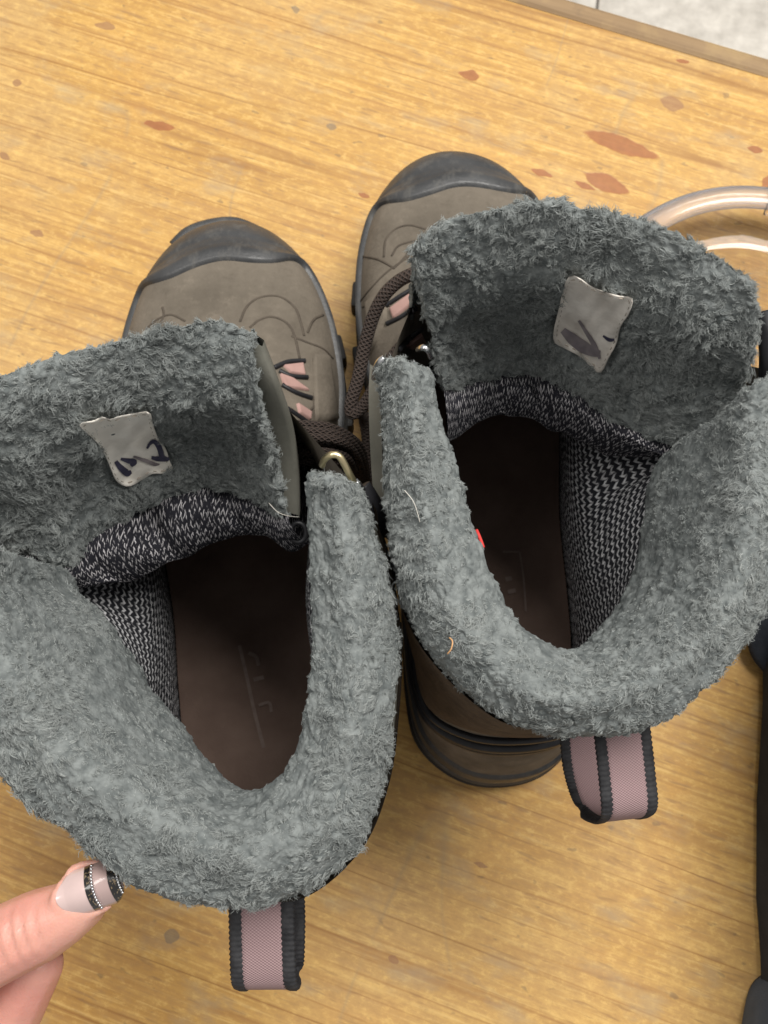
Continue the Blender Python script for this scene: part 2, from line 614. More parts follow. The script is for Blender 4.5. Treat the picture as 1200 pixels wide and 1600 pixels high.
M['seam'] = mottled("dark_thread", (0.062, 0.050, 0.039), (0.095, 0.078, 0.060), 200, 0.8, 0, 1)
M['black'] = mottled("black_strap", (0.012, 0.012, 0.014), (0.024, 0.024, 0.027), 120, 0.4, 0.15, 800, 0.0004)
M['pink'] = mottled("dusty_pink_panel", (0.34, 0.205, 0.180), (0.43, 0.27, 0.24), 120, 0.8, 0.3, 1500, 0.0004)
M['insole'] = mottled("brown_insole", (0.098, 0.063, 0.049), (0.162, 0.110, 0.087), 35, 0.8, 0.35, 1400, 0.0005)
M['imprint'] = mottled("worn_insole_print", (0.150, 0.108, 0.090), (0.205, 0.155, 0.132), 300, 0.7, 0.2, 1400, 0.0004)
M['webbing'] = webbing_material("mauve_webbing", (0.20, 0.125, 0.130), (0.36, 0.245, 0.250), 800.0)
M['webbing_edge'] = mottled("black_webbing_edge", (0.012, 0.012, 0.014), (0.035, 0.035, 0.038), 300, 0.7, 0.3, 1500, 0.0005)
M['lace'] = lace_material()
M['patch'] = mottled("worn_white_size_label", (0.80, 0.75, 0.67), (0.93, 0.89, 0.82), 120, 0.9, 0.25, 700, 0.0006, spec=0.1)
M['patch_grey'] = mottled("worn_satin_label", (0.60, 0.55, 0.49), (0.88, 0.83, 0.76), 110, 0.7, 0.25, 700, 0.0006, spec=0.2)
M['stitch'] = mottled("label_thread", (0.30, 0.26, 0.215), (0.42, 0.37, 0.31), 300, 0.8, 0, 1)
M['ink'] = mottled("blue_black_ink", (0.030, 0.030, 0.060), (0.085, 0.080, 0.125), 200, 0.7, 0, 1)
M['ink_faded'] = mottled("faded_violet_ink", (0.19, 0.165, 0.185), (0.30, 0.265, 0.27), 200, 0.6, 0, 1)
M['red'] = mottled("red_thread", (0.55, 0.03, 0.03), (0.65, 0.06, 0.05), 300, 0.7, 0.3, 1500, 0.0004)
M['lint'] = mottled("pale_lint", (0.55, 0.52, 0.46), (0.7, 0.68, 0.62), 300, 0.6, 0, 1)
M['lint_orange'] = mottled("straw_lint", (0.55, 0.30, 0.14), (0.6, 0.36, 0.18), 300, 0.6, 0, 1)
M['skin'] = skin_material()
M['floor'] = mottled("grey_floor_tile", (0.62, 0.58, 0.52), (0.92, 0.87, 0.79), 38, 0.5, 0.05, 200, 0.0005)
M['grout'] = mottled("grout", (0.34, 0.32, 0.30), (0.40, 0.38, 0.35), 50, 0.9, 0, 1)
M['bag'] = mottled("black_woven_fabric", (0.014, 0.017, 0.023), (0.030, 0.035, 0.045), 80, 0.85, 0.5, 1300, 0.001)
M['denim'] = mottled("blue_grey_fabric", (0.055, 0.072, 0.100), (0.090, 0.112, 0.150), 60, 0.9, 0.5, 1300, 0.001)


def metal(name, c, r):
    t = NT(name)
    co = t.coord()
    t.col(t.mix(t.noise(co, 300, 3), c, tuple(x * 0.7 for x in c)))
    t.set(Metallic=1.0, Roughness=r)
    return t.m


M['brass'] = metal("pale_brass", (0.78, 0.66, 0.40), 0.32)
M['steel'] = metal("bright_steel", (0.75, 0.76, 0.78), 0.25)


def plain(name, c, rough, spec=0.5, coat=0.0):
    t = NT(name)
    co = t.coord()
    t.col(t.mix(t.noise(co, 250, 2), c, tuple(x * 0.86 for x in c)))
    t.set(Roughness=rough)
    t.b.inputs['Specular IOR Level'].default_value = spec
    t.b.inputs['Coat Weight'].default_value = coat
    t.b.inputs['Coat Roughness'].default_value = 0.08
    return t.m


M['nail'] = plain("nude_pink_nail_varnish", (0.62, 0.47, 0.45), 0.2, 0.5, 0.8)
M['nail_tip'] = plain("mauve_nail_varnish", (0.40, 0.29, 0.275), 0.2, 0.5, 0.8)
_n = NT("black_nail_varnish")
_f = _n.noise(_n.coord(), 1500, 2)
_n.col(_n.mix(_n.ramp(_f, [(0.56, 0.0), (0.62, 1.0)]), (0.010, 0.009, 0.009), (0.16, 0.12, 0.07)))
_n.set(Roughness=0.2)
_n.b.inputs['Coat Weight'].default_value = 0.8
M['nail_black'] = _n.m
M['glass'] = None
_t = NT("clear_plastic")
_t.col(_t.mix(_t.noise(_t.coord(), 40, 2), (0.97, 0.95, 0.95), (0.99, 0.98, 0.98)))
_t.set(Roughness=0.04, IOR=1.45)
_t.b.inputs['Transmission Weight'].default_value = 1.0
M['glass'] = _t.m

# ------------------------------------------------------------------ floor and table
floor = bpy.data.objects.new("floor", None)
FLZ = -0.76
fl = obj("floor", [(-2, -2, FLZ), (3, -2, FLZ), (3, 3, FLZ), (-2, 3, FLZ)], [(0, 1, 2, 3)], M['grout'], smooth=False)
tag(fl, kind='structure')
bpy.data.objects.remove(floor)
TS = 0.33
tile0 = None
for i in range(-5, 8):
    for j in range(-5, 8):
        if tile0 is None:
            tile0 = box("floor_tile", (0, 0, 0.006), (TS - 0.004, TS - 0.004, 0.012), M['floor'], None, 0.0015, 0, 1)
            tl = tile0
        else:
            tl = tile0.copy()
            COL.objects.link(tl)
        tl.parent = fl
        a = math.radians(-8)
        x, y = i * TS, j * TS + 0.05
        tl.location = (x * math.cos(a) - y * math.sin(a), x * math.sin(a) + y * math.cos(a), FLZ)
        tl.rotation_euler = (0, 0, a)

ex, ey = tloc(820, 0)
ex2, ey2 = tloc(1200, 128)
fx, fy = tloc(910, 0)
EY = (ey + ey2) / 2            # local y of the golden board's far edge
TW = 0.72                       # depth of the table
table = thing("wooden_table", (0, 0, -0.75), "worn golden wooden table under the boots, scratched and stained", "table")
table.rotation_euler = (0, 0, GA)


def tpart(name, c, s, mat, bevel, seg=2):
    o = box(name, (0, 0, 0), s, mat, None, bevel, 0, seg)
    o.parent = table
    o.location = (c[0], c[1], c[2] + 0.75)
    return o


TX0, TX1 = -0.75, 0.75
tt = tpart("table_top", (0, EY - TW / 2, -0.016), (TX1 - TX0, TW, 0.032), M['wood'], 0.0015)
# keep texture space equal to table space
for v in tt.data.vertices:
    v.co.y += EY - TW / 2
tt.location.y = 0
for k in range(4):
    sx = -1 if k % 2 else 1
    yy = EY - 0.06 if k < 2 else EY - TW + 0.06
    tpart("leg", (sx * 0.66, yy, -0.032 - 0.353), (0.06, 0.06, 0.706), M['edge'], 0.004)
st = tpart("edge_strip", (0, EY + 0.006, -0.0175), (TX1 - TX0, 0.0125, 0.033), M['edge'], 0.005, 4)
st.location.y = EY + 0.0068

# ------------------------------------------------------------------ fleece
def nz3(p, s):
    return noise.noise(Vector(p) * s)


def matted(p):
    """height of the matted, pilled pile at a point: rounded pellets and short worms with creases between, about -1..1"""
    v = Vector(p)
    w = v * 245 + noise.noise_vector(v * 95) * 1.3 + noise.noise_vector(v * 380) * 0.4
    w.z *= 0.8
    f = noise.voronoi(w)[0]
    a = min(1.0, (f[1] - f[0]) * 2.2) - 0.45
    b = noise.noise(v * 170) * 0.9
    return a * 0.75 + b * 0.55


def displace(g, nrm, amp=1.0, hole=None):
    n, m = g.shape[:2]
    flat = g.reshape(-1, 3)
    nf = nrm.reshape(-1, 3)
    d = np.zeros(len(flat))
    for i, p in enumerate(flat):
        v = Vector(p)
        d[i] = noise.noise(v * 60) * 0.0014 + matted(v) * 0.0015 + noise.noise(v * 900) * 0.00025
    if hole is not None:      # pressed flat under the sewn label
        h = np.array(hole, float)
        h = (h - h.mean(0)) * 1.12 + h.mean(0)
        d = np.where(inside(topx(flat), h), d * 0.1 - 0.0012, d)
    return (flat + nf * (d * amp)[:, None]).reshape(n, m, 3)


def topx(p):
    q = p - np.array([0, 0, CAM_H])
    up = np.array([0, math.cos(TILT), math.sin(TILT)])
    fw = np.array([0, math.sin(TILT), -math.cos(TILT)])
    d = q @ fw
    return np.stack([600 + FPX * q[:, 0] / d, 800 - FPX * (q @ up) / d], 1)


def inside(pt, poly):
    r = np.zeros(len(pt), bool)
    for a, b in zip(poly, np.roll(poly, -1, 0)):
        c = (a[1] > pt[:, 1]) != (b[1] > pt[:, 1])
        r ^= c & (pt[:, 0] < (b[0] - a[0]) * (pt[:, 1] - a[1]) / (b[1] - a[1] + 1e-12) + a[0])
    return r


def pile(name, g, nrm, parent, count, length, clump_d=34, lenfun=None, mask=None, flow=(0, 0, 0), seed=1, hole=None):
    """short matted hairs rooted on the grid surface, pulled together in clumps"""
    r = np.random.default_rng(seed)
    n, m = g.shape[:2]
    a, b, c, d = g[:-1, :-1], g[1:, :-1], g[1:, 1:], g[:-1, 1:]
    ar = 0.5 * (np.linalg.norm(np.cross(b - a, c - a), axis=2) + np.linalg.norm(np.cross(c - a, d - a), axis=2))
    if mask is not None:
        ar = ar * mask[:-1, :-1]
    area_cm = ar.sum() * 1e4

    def sample(k):
        idx = r.choice(ar.size, k, p=(ar / ar.sum()).ravel())
        i, j = idx // (m - 1), idx % (m - 1)
        u, v = r.random(k)[:, None], r.random(k)[:, None]
        p = (g[i, j] * (1 - u) + g[i + 1, j] * u) * (1 - v) + (g[i, j + 1] * (1 - u) + g[i + 1, j + 1] * u) * v
        q = nrm[i, j]
        return p, q, j + v[:, 0], i + u[:, 0]
    nc = int(area_cm * clump_d)
    cp, cn, cj, ci = sample(nc)
    fl = np.array([noise.noise_vector(Vector(p) * 110) for p in cp]) + np.array([noise.noise_vector(Vector(p) * 30) for p in cp]) * 0.6
    fl = fl * 1.0 + np.array(flow)
    fl -= cn * (fl * cn).sum(1, keepdims=True)
    kd = KDTree(nc)
    for i, p in enumerate(cp):
        kd.insert(p, i)
    kd.balance()
    p, q, pj, pi_ = sample(count)
    if hole is not None:      # no pile under a sewn-on label
        keep = ~inside(topx(p), np.array(hole, float))
        p, q, pj, pi_ = p[keep], q[keep], pj[keep], pi_[keep]
        count = len(p)
    own = np.array([kd.find(x)[1] for x in p])
    ln = length * (0.65 + 0.7 * r.random(count))
    rid = np.array([matted(x) for x in p])      # long pile on the pellets, short in the creases
    ln = ln * np.clip(0.80 + rid * 0.95, 0.18, 1.5)
    tuft = np.array([noise.noise(Vector(x) * 55) for x in p])
    ln = ln * (1.0 + np.clip(tuft, -0.4, 0.6) * 0.7)
    if lenfun is not None:
        ln = ln * lenfun(pj / m, pi_ / n)
    tip_dir = cn[own] * 0.40 + fl[own] * 1.5 + r.normal(0, 0.16, (count, 3))
    tip_dir /= np.linalg.norm(tip_dir, axis=1, keepdims=True)
    pull = (cp[own] - p) * (0.68 + 0.30 * r.random(count))[:, None]
    K = 5
    t = np.linspace(0, 1, K)
    pts = np.zeros((count, K, 3))
    curl_a = r.normal(0, 1, (count, 3))
    curl_a -= q * (curl_a * q).sum(1, keepdims=True)
    curl_a /= np.linalg.norm(curl_a, axis=1, keepdims=True) + 1e-9
    curl_b = np.cross(curl_a, q)
    for k in range(K):
        s = t[k]
        dirn = q * (1 - s) * 0.9 + tip_dir * s
        pts[:, k] = p - q * 0.0004 + dirn * (ln * s)[:, None] + pull * (s ** 1.3) + curl_a * (ln * 0.20 * math.sin(s * 7.0))[:, None] + curl_b * (ln * 0.10 * (math.cos(s * 8.0) - 1))[:, None]
    cu = bpy.data.hair_curves.new(name)
    cu.add_curves([K] * count)
    base = np.array(parent_loc(parent))
    cu.attributes['position'].data.foreach_set('vector', (pts - base).astype(np.float32).ravel())
    ra = cu.attributes.get('radius') or cu.attributes.new('radius', 'FLOAT', 'POINT')
    rad = np.tile(np.array([0.00007, 0.00007, 0.000065, 0.00006, 0.000035]), count) * np.repeat(0.55 + 0.55 * r.random(count), K)
    ra.data.foreach_set('value', rad.astype(np.float32))
    cu.materials.append(M['pile'])
    o = bpy.data.objects.new(name, cu)
    COL.objects.link(o)
    o.parent = parent
    o['kind'] = 'stuff'
    return o


# ------------------------------------------------------------------ boots
OUT = [(0.000, 0.000, 0.0), (0.016, 0.0035, 0), (0.029, 0.016, 0), (0.0355, 0.035, 0), (0.0370, 0.065, 0), (0.0380, 0.10, 0), (0.0430, 0.14, 0),
       (0.0480, 0.18, 0), (0.0475, 0.205, 0), (0.0425, 0.232, 0), (0.0325, 0.257, 0), (0.017, 0.275, 0), (-0.003, 0.2815, 0),
       (-0.021, 0.2755, 0), (-0.036, 0.258, 0), (-0.0445, 0.234, 0), (-0.0475, 0.205, 0), (-0.0455, 0.18, 0), (-0.0375, 0.14, 0),
       (-0.0335, 0.10, 0), (-0.0345, 0.065, 0), (-0.0335, 0.035, 0), (-0.029, 0.016, 0), (-0.016, 0.0035, 0)]
NB = 200
RINGS = [  # z, front y, back y, front width factor
    (0.016, 0.2785, 0.001, 0.965), (0.024, 0.2795, 0.0015, 0.975), (0.032, 0.2785, 0.003, 0.97), (0.040, 0.2740, 0.0050, 0.945), (0.047, 0.2660, 0.007, 0.905),
    (0.0525, 0.2540, 0.009, 0.850), (0.0565, 0.2390, 0.0105, 0.790), (0.0605, 0.2210, 0.012, 0.735), (0.0660, 0.2020, 0.0135, 0.700), (0.0740, 0.1840, 0.015, 0.690),
    (0.0840, 0.1690, 0.017, 0.700), (0.0960, 0.1570, 0.019, 0.730)]


def build_boot(side, heel, heading, label, cst, cz, ton, labels):
    """side +1 right boot, -1 left boot. cst collar stations, ton tongue columns, all traced from the photo."""
    B = {}
    root = thing("winter_boot", (heel[0], heel[1], 0), label, "boot", "pair of winter boots on the table")
    ca, sa = math.cos(heading), math.sin(heading)

    def W(l):
        l = np.asarray(l, float)
        x, y = l[..., 0] * side, l[..., 1]
        return np.stack([heel[0] + x * ca - y * sa, heel[1] + x * sa + y * ca, l[..., 2]], -1)

    out = arcres(cr(np.array(OUT) * np.array([1, 0.972, 1]), 600, True), NB)     # starts at heel, counter-clockwise for the right boot

    def ring(z, yf, yb, wf, inset=0.0):
        by = out[:, 1] / (0.2815 * 0.972)
        yf = yf * 0.972
        y = yb + inset + by * (yf - yb - 2 * inset)
        k = np.clip((by - 0.15) / 0.5, 0, 1)
        k = k * k * (3 - 2 * k)
        w = 0.97 * (1 - k) + wf * k
        x = out[:, 0] * w
        x = np.sign(x) * np.maximum(np.abs(x) - inset * np.minimum(1, np.abs(x) / 0.015), 0)
        # the sole edge of the toe springs up a little
        return np.stack([x, y, np.full(NB, z)], 1)

    # ---- collar control grid (stations x section)
    I = PP([(a[0], a[1], a[2]) for a in cst])
    R = PP([(a[3], a[4], a[5]) for a in cst])
    O = PP([(a[6], a[7], a[8]) for a in cst])
    outw = O - I
    outw[:, 2] = 0
    outw /= np.linalg.norm(outw, axis=1, keepdims=True)
    Il = I + outw * 0.004 + np.array([0, 0, -0.016])
    Ol = O - outw * 0.0035 + np.array([0, 0, -0.020])
    IR = (I + R) / 2
    IR[:, 2] = I[:, 2] * 0.36 + R[:, 2] * 0.64
    RO = (R + O) / 2
    RO[:, 2] = R[:, 2] * 0.62 + O[:, 2] * 0.38 + 0.0015
    ctl = np.stack([Il, I, IR, R, RO, O, Ol], 1)
    # closed ends
    e0 = ctl[0] * 0.35 + ctl[0].mean(0) * 0.65 + (ctl[0] - ctl[1]) * 0.05 + np.array([0, 0, -0.012])
    e1 = ctl[-1] * 0.35 + ctl[-1].mean(0) * 0.65 + np.array([0, 0.002, -0.012])
    ctl = np.concatenate([e0[None], ctl, e1[None]])
    g = cr(ctl, len(ctl) * 40)
    g = np.moveaxis(cr(np.moveaxis(g, 1, 0), 150), 0, 1)
    nr = gnormals(g)
    if nr[:, 50:100, 2].mean() < 0:
        nr = -nr
    g2 = displace(g, nr, 0.62)
    collar = grid("fleece_collar", g2, M['fleece'], root)
    tag(collar, label=labels['collar'])
    msk = np.ones(g2.shape[:2])
    msk[:, 140:] = 0.3

    def lf(c, s):     # flattened, felted pile towards the worn inside edge
        return np.clip(0.36 + 1.6 * (c - 0.10), 0.36, 1.0)
    pile("fleece_pile", g2, gnormals(g2) * (1 if (gnormals(g2)[:, 50:100, 2].mean() > 0) else -1), collar, 130000, 0.00135, 56, lf, msk, (0, 0, 0), 3 if side > 0 else 4)
    B['collar_g'] = g2

    # ---- tongue fleece
    T = PP(ton['top'])
    Bt = PP(ton['bot'])
    mid1 = T * 0.68 + Bt * 0.32
    mid2 = T * 0.33 + Bt * 0.67
    bul = np.array([0, -0.004, 0.002])
    k = len(T)
    env = np.sin(np.linspace(0.25, math.pi - 0.25, k))[:, None]
    mid1 = mid1 + bul * env * 1.1 + np.array(ton.get('m1', [[0, 0, 0]] * k))
    mid2 = mid2 - bul * env * 0.5 + np.array(ton.get('m2', [[0, 0, 0]] * k))
    back = np.array([0, 0.0030, -0.0070])
    rows = np.stack([T + np.array([0, 0.006, -0.045]), T + back, T, mid1, mid2, Bt, Bt + np.array([0, 0.006, -0.008])], 1)
    # soft rounded side edges
    s0 = rows[0] * 0.8 + rows[1] * 0.2 + np.array([0, 0.007, -0.004])
    s1 = rows[-1] * 0.8 + rows[-2] * 0.2 + np.array([0, 0.007, -0.004])
    e0 = rows[0] + (rows[0] - rows[1]) * 0.08 + np.array([0, 0.003, -0.001])
    rows = np.concatenate([s0[None], rows, s1[None]])
    tg = cr(rows, len(rows) * 24)
    tg = np.moveaxis(cr(np.moveaxis(tg, 1, 0), 190), 0, 1)
    tn = gnormals(tg)
    sgn = 1 if tn[:, 90:140, 2].mean() > 0 else -1
    tg2 = displace(tg, tn * sgn, 0.85, labels['hole'])
    tongue = grid("fleece_tongue", tg2, M['fleece'], root)
    tn2 = gnormals(tg2) * sgn
    msk = np.ones(tg2.shape[:2])
    msk[:, :22] = 0
    msk[:, 22:38] = 0.6
    pile("fleece_pile", tg2, tn2, tongue, 92000, 0.0017, 46, None, msk, (0, 0, 0), 5 if side > 0 else 6, (np.array(labels['hole'], float) - np.mean(labels['hole'], 0)) * 0.93 + np.mean(labels['hole'], 0))
    B['tongue_bvh'] = BVHTree.FromPolygons([Vector(x) for x in tg2.reshape(-1, 3)], gridfaces(*tg2.shape[:2]).tolist())

    # ---- knit strip under the tongue fleece: a soft roll that turns in to the dark inside
    Lp = PP(ton['lip'])
    kr = np.stack([Bt + np.array([0, 0.004, -0.003]), Bt * 0.7 + Lp * 0.3 + np.array([0, -0.0015, 0.004]), Bt * 0.3 + Lp * 0.7 + np.array([0, -0.002, 0.0045]), Lp,
                   Lp + np.array([0, 0.005, -0.007]), Lp + np.array([0, 0.020, -0.012]), Lp + np.array([0, 0.045, -0.030])], 1)
    kg = np.moveaxis(cr(np.moveaxis(cr(kr, len(kr) * 14), 1, 0), 60), 0, 1)
    for a in range(kg.shape[0]):
        for b in range(kg.shape[1]):
            v = Vector(kg[a, b])
            u_, v_ = a / kg.shape[0], b / kg.shape[1]
            for c0, w0, d0 in ((0.50, 0.035, 0.0045), (0.72, 0.03, 0.003), (0.33, 0.025, 0.002)):
                kg[a, b, 2] -= d0 * math.exp(-((u_ - c0 - 0.22 * (v_ - 0.3)) / w0) ** 2) * min(1, v_ * 6)
            kg[a, b, 2] += noise.noise(v * 60) * 0.0062 + noise.noise(v * 220) * 0.0008
    grid("knit_tongue_lining", kg, M['knit_tongue'], root)

    # ---- outer shell: foot rings, then up to the traced rim
    rings = [W(ring(*r)) for r in RINGS]
    # ---- lining and insole
    rl = Il + np.array([0, 0, 0.002])
    lipw = Lp[ton['sl']] + np.array([0, 0.030, -0.018])
    lp2 = lipw[::-1] if np.linalg.norm(lipw[-1] - rl[-1]) < np.linalg.norm(lipw[0] - rl[-1]) else lipw
    loop = np.concatenate([rl, lp2])
    base_ar = 0.5 * np.sum(rings[0][:, 0] * np.roll(rings[0][:, 1], -1) - np.roll(rings[0][:, 0], -1) * rings[0][:, 1])
    ar = 0.5 * np.sum(loop[:, 0] * np.roll(loop[:, 1], -1) - np.roll(loop[:, 0], -1) * loop[:, 1])
    if ar * base_ar < 0:
        loop = loop[::-1]
    ltop = halves(loop, ca, sa, NB)
    b0 = W(ring(0.0235, 0.272, 0.010, 0.90, 0.0035))
    b1 = W(ring(0.045, 0.235, 0.013, 0.80, 0.0045))
    b2 = W(ring(0.075, 0.175, 0.019, 0.72, 0.0040))
    lg = cr(np.stack([b0, b1, b2, b2 * 0.5 + ltop * 0.5, ltop]), 70)
    uvn = grid_uv(70, NB, 1, 1)
    grid("knit_lining", lg, M['knit'], root, cv=True, uv=uvn[:, ::-1] * np.array([1.0, 1.0]))
    lbv = BVHTree.FromPolygons([Vector(x) for x in lg.reshape(-1, 3)], gridfaces(70, NB, False, True).tolist())
    fr = T + np.array([0, 0.006, 0])
    fr[:, 2] = 0.145
    rim = O - outw * 0.0005
    rim = rim + outw * np.array(cz)[:, None]
    rim[:, 2] = O[:, 2] - 0.006
    loop = np.concatenate([rim, fr[::-1] if np.linalg.norm(fr[-1] - rim[-1]) < np.linalg.norm(fr[0] - rim[-1]) else fr])
    ar = 0.5 * np.sum(loop[:, 0] * np.roll(loop[:, 1], -1) - np.roll(loop[:, 0], -1) * loop[:, 1])
    base_ar = 0.5 * np.sum(rings[0][:, 0] * np.roll(rings[0][:, 1], -1) - np.roll(rings[0][:, 0], -1) * rings[0][:, 1])
    if ar * base_ar < 0:
        loop = loop[::-1]
    top = halves(loop, ca, sa, NB)
    low = rings[-1]
    m1 = low * 0.60 + top * 0.40
    m1[:, 2] = 0.6 * low[:, 2] + 0.4 * top[:, 2]
    m2 = low * 0.22 + top * 0.78
    for q, am in ((m1, 0.002), (m2, 0.001)):
        cxy = q[:, :2].mean(0)
        dd = q[:, :2] - cxy
        q[:, :2] += dd / np.linalg.norm(dd, axis=1, keepdims=True) * am
    allr = np.stack(rings + [m1, m2, top])
    sg = cr(allr, len(allr) * 8)
    # the shell stays outside the lining everywhere
    for a_ in range(sg.shape[0]):
        if sg[a_, 0, 2] < 0.03:
            continue
        c_ = Vector(sg[a_].mean(0))
        lc = Vector((*(np.array(lg[..., :2]).reshape(-1, 2).mean(0)), c_.z))
        for b_ in range(sg.shape[1]):
            p_ = Vector(sg[a_, b_])
            d_ = p_ - lc
            d_.z = 0
            if d_.length < 1e-4:
                continue
            o_ = Vector((lc.x, lc.y, p_.z))
            h_ = lbv.ray_cast(o_, d_.normalized())
            if h_[0] is not None and h_[3] + 0.0025 > d_.length and h_[3] < 0.075:
                q_ = o_ + d_.normalized() * (h_[3] + 0.0025)
                sg[a_, b_] = q_
    upper = grid("leather_upper", sg, M['leather'], root, cv=True)
    sf = gridfaces(sg.shape[0], sg.shape[1], False, True)
    bv = BVHTree.FromPolygons([Vector(x) for x in sg.reshape(-1, 3)], sf.tolist())
    B['bvh'] = bv
    # ---- darker woven shaft above the heel counter, 1 mm proud
    i0 = int(sg.shape[0] * 11.3 / len(allr))
    cuts = list(range(0, 62)) + list(range(NB - 62, NB))
    shn = gnormals(sg, False, True)
    inward = ((sg.mean(1, keepdims=True) - sg) * shn).sum(2).mean()
    if inward > 0:
        shn = -shn
    sub = np.roll(sg + shn * 0.0012, 62, 1)[i0:, :124]
    grid("shaft_fabric", sub, M['leather_dark'], root)

    # ---- sole
    def outline(scale_out, z0, z1, name, mat, bev, lift=0.0):
        o2 = out.copy()
        c = np.array([0, 0.14, 0])
        n2 = np.stack([np.roll(o2[:, 1], -1) - np.roll(o2[:, 1], 1), -(np.roll(o2[:, 0], -1) - np.roll(o2[:, 0], 1)), np.zeros(NB)], 1)
        n2 /= np.linalg.norm(n2, axis=1, keepdims=True)
        toe = np.clip((o2[:, 1] - 0.22) / 0.06, 0, 1) ** 2 * lift

        flare = (0.0030 * np.clip((0.07 - o2[:, 1]) / 0.05, 0, 1))[:, None]

        def lv(off, z):
            q = o2 + n2 * (off + flare)
            q[:, 2] = z + toe
            return W(q)
        gg = np.stack([lv(scale_out - 0.012, z0), lv(scale_out - bev, z0), lv(scale_out, z0 + bev), lv(scale_out, z1 - bev), lv(scale_out - bev, z1), lv(scale_out - 0.014, z1)])
        v = gg.reshape(-1, 3)
        f = gridfaces(6, NB, False, True).tolist()
        f.append(list(range(NB)))
        f.append(list(range(5 * NB, 6 * NB))[::-1])
        return obj(name, v, f, mat, root)
    outline(0.0005, 0.003, 0.0125, "outsole", M['outsole'], 0.0015, 0.003)
    outline(-0.0005, 0.0128, 0.0195, "midsole", M['rubber'], 0.002, 0.003)
    # lugs
    for q in range(20):
        i = int((q + 0.5) * NB / 20)
        if out[i, 1] < 0.05 or out[i, 1] > 0.262:
            continue
        tn_ = out[(i + 1) % NB] - out[(i - 1) % NB]
        ang = math.atan2(tn_[1], tn_[0])
        nn = np.array([tn_[1], -tn_[0], 0]) / np.linalg.norm(tn_)
        c = out[i] - nn * 0.0035
        cw = W(np.array([c[0], c[1], 0.0055]))
        d2 = W(out[(i + 1) % NB]) - W(out[(i - 1) % NB])
        box("lug", cw, (0.0125, 0.0125, 0.0110), M['outsole'], root, 0.0015, math.atan2(d2[1], d2[0]), 2)

    # ---- toe cap and rand: 1.4 mm over the upper
    nt = 70
    cap_y = 0.2375
    h2 = np.stack([rings[i] for i in range(len(rings))])
    hs = cr(h2, 240)
    loc_y = (hs[..., 0] - heel[0]) * -sa + (hs[..., 1] - heel[1]) * ca
    loc_x = ((hs[..., 0] - heel[0]) * ca + (hs[..., 1] - heel[1]) * sa) * side
    hn = gnormals(hs, False, True)
    if ((hs.mean(1, keepdims=True) - hs) * hn).sum(2).mean() > 0:
        hn = -hn
    jl = list(range(int(NB * 0.20), int(NB * 0.80)))
    cols = []
    edge = []
    for j in jl:
        bnd = cap_y + labels['capslant'] * loc_x[:, j] + 0.0030 * np.cos(loc_x[:, j] * 130) + 4.5 * loc_x[:, j] ** 2
        ins = loc_y[:, j] > bnd
        tmax = 0
        while tmax < 239 and ins[tmax]:
            tmax += 1
        edge.append(tmax)
    edge = np.array(edge, float)
    low_t = 62.0
    edge = np.maximum(edge, low_t)
    ker = np.hanning(7)
    ker /= ker.sum()
    edge = np.convolve(np.pad(edge, 3, mode='edge'), ker, 'valid')
    for q, j in enumerate(jl):
        tt_ = np.linspace(0, edge[q], nt)
        i = np.minimum(tt_.astype(int), 238)
        f = (tt_ - i)[:, None]
        p = hs[i, j] * (1 - f) + hs[i + 1, j] * f
        nn = hn[i, j] * (1 - f) + hn[i + 1, j] * f
        s = np.linspace(0, 1, nt)
        dist = (1 - s) * (edge[q] / 240) * 0.12
        rim_ = np.exp(-((s - 0.93) / 0.045) ** 2) * 0.0011 + np.exp(-((s - 0.80) / 0.03) ** 2) * -0.0004
        th = 0.0012 + rim_
        th[-1] = -0.0012
        endf = min(1, q / 6, (len(jl) - 1 - q) / 6)
        th = th * endf - 0.0008 * (1 - endf)
        cols.append(p + nn * th[:, None])
    grid("toe_cap", np.stack(cols), M['rubber'], root)

    # ---- heel counter: band round the heel with two black grooves' piping
    jh = [j % NB for j in range(-int(NB * 0.17), int(NB * 0.17) + 1)]
    tr = np.linspace(20, 150, 30)
    i = tr.astype(int)
    hc = np.stack([hs[i, j] + hn[i, j] * (0.0012 if 0 < q < len(jh) - 1 else -0.001) for q, j in enumerate(jh)])
    grid("heel_counter", hc, M['leather'], root)
    for tz, rr in ((158, 0.0016), (180, 0.0022), (208, 0.0014)):
        tube("piping", np.stack([hs[tz, j] + hn[tz, j] * 0.001 for j in jh]), rr, M['black'], root, 8)
    jh2 = [j % NB for j in range(-int(NB * 0.22), int(NB * 0.22) + 1)]
    sr = np.linspace(0, 52, 10).astype(int)
    hb = np.stack([hs[sr, j] + hn[sr, j] * np.r_[np.full(9, 0.0026), -0.001][:, None] for j in jh2])
    grid("heel_rand", hb, M['rubber'], root)

    io = W(ring(0.0265, 0.272, 0.011, 0.90, 0.0045))
    ctr = io.mean(0)
    steps = [1.0, 0.985, 0.93, 0.8, 0.6, 0.35, 0.12]
    dz = [0.0015, 0.001, 0.0, -0.0006, -0.001, -0.001, -0.001]
    ig = np.stack([ctr + (io - ctr) * s + np.array([0, 0, d]) for s, d in zip(steps, dz)])
    f = gridfaces(len(steps), NB, False, True).tolist() + [list(range((len(steps) - 1) * NB, len(steps) * NB))[::-1]]
    B['insole'] = obj("insole", ig.reshape(-1, 3), f, M['insole'], root)
    B['root'] = root
    B['top'] = T
    B['bot'] = Bt
    return B


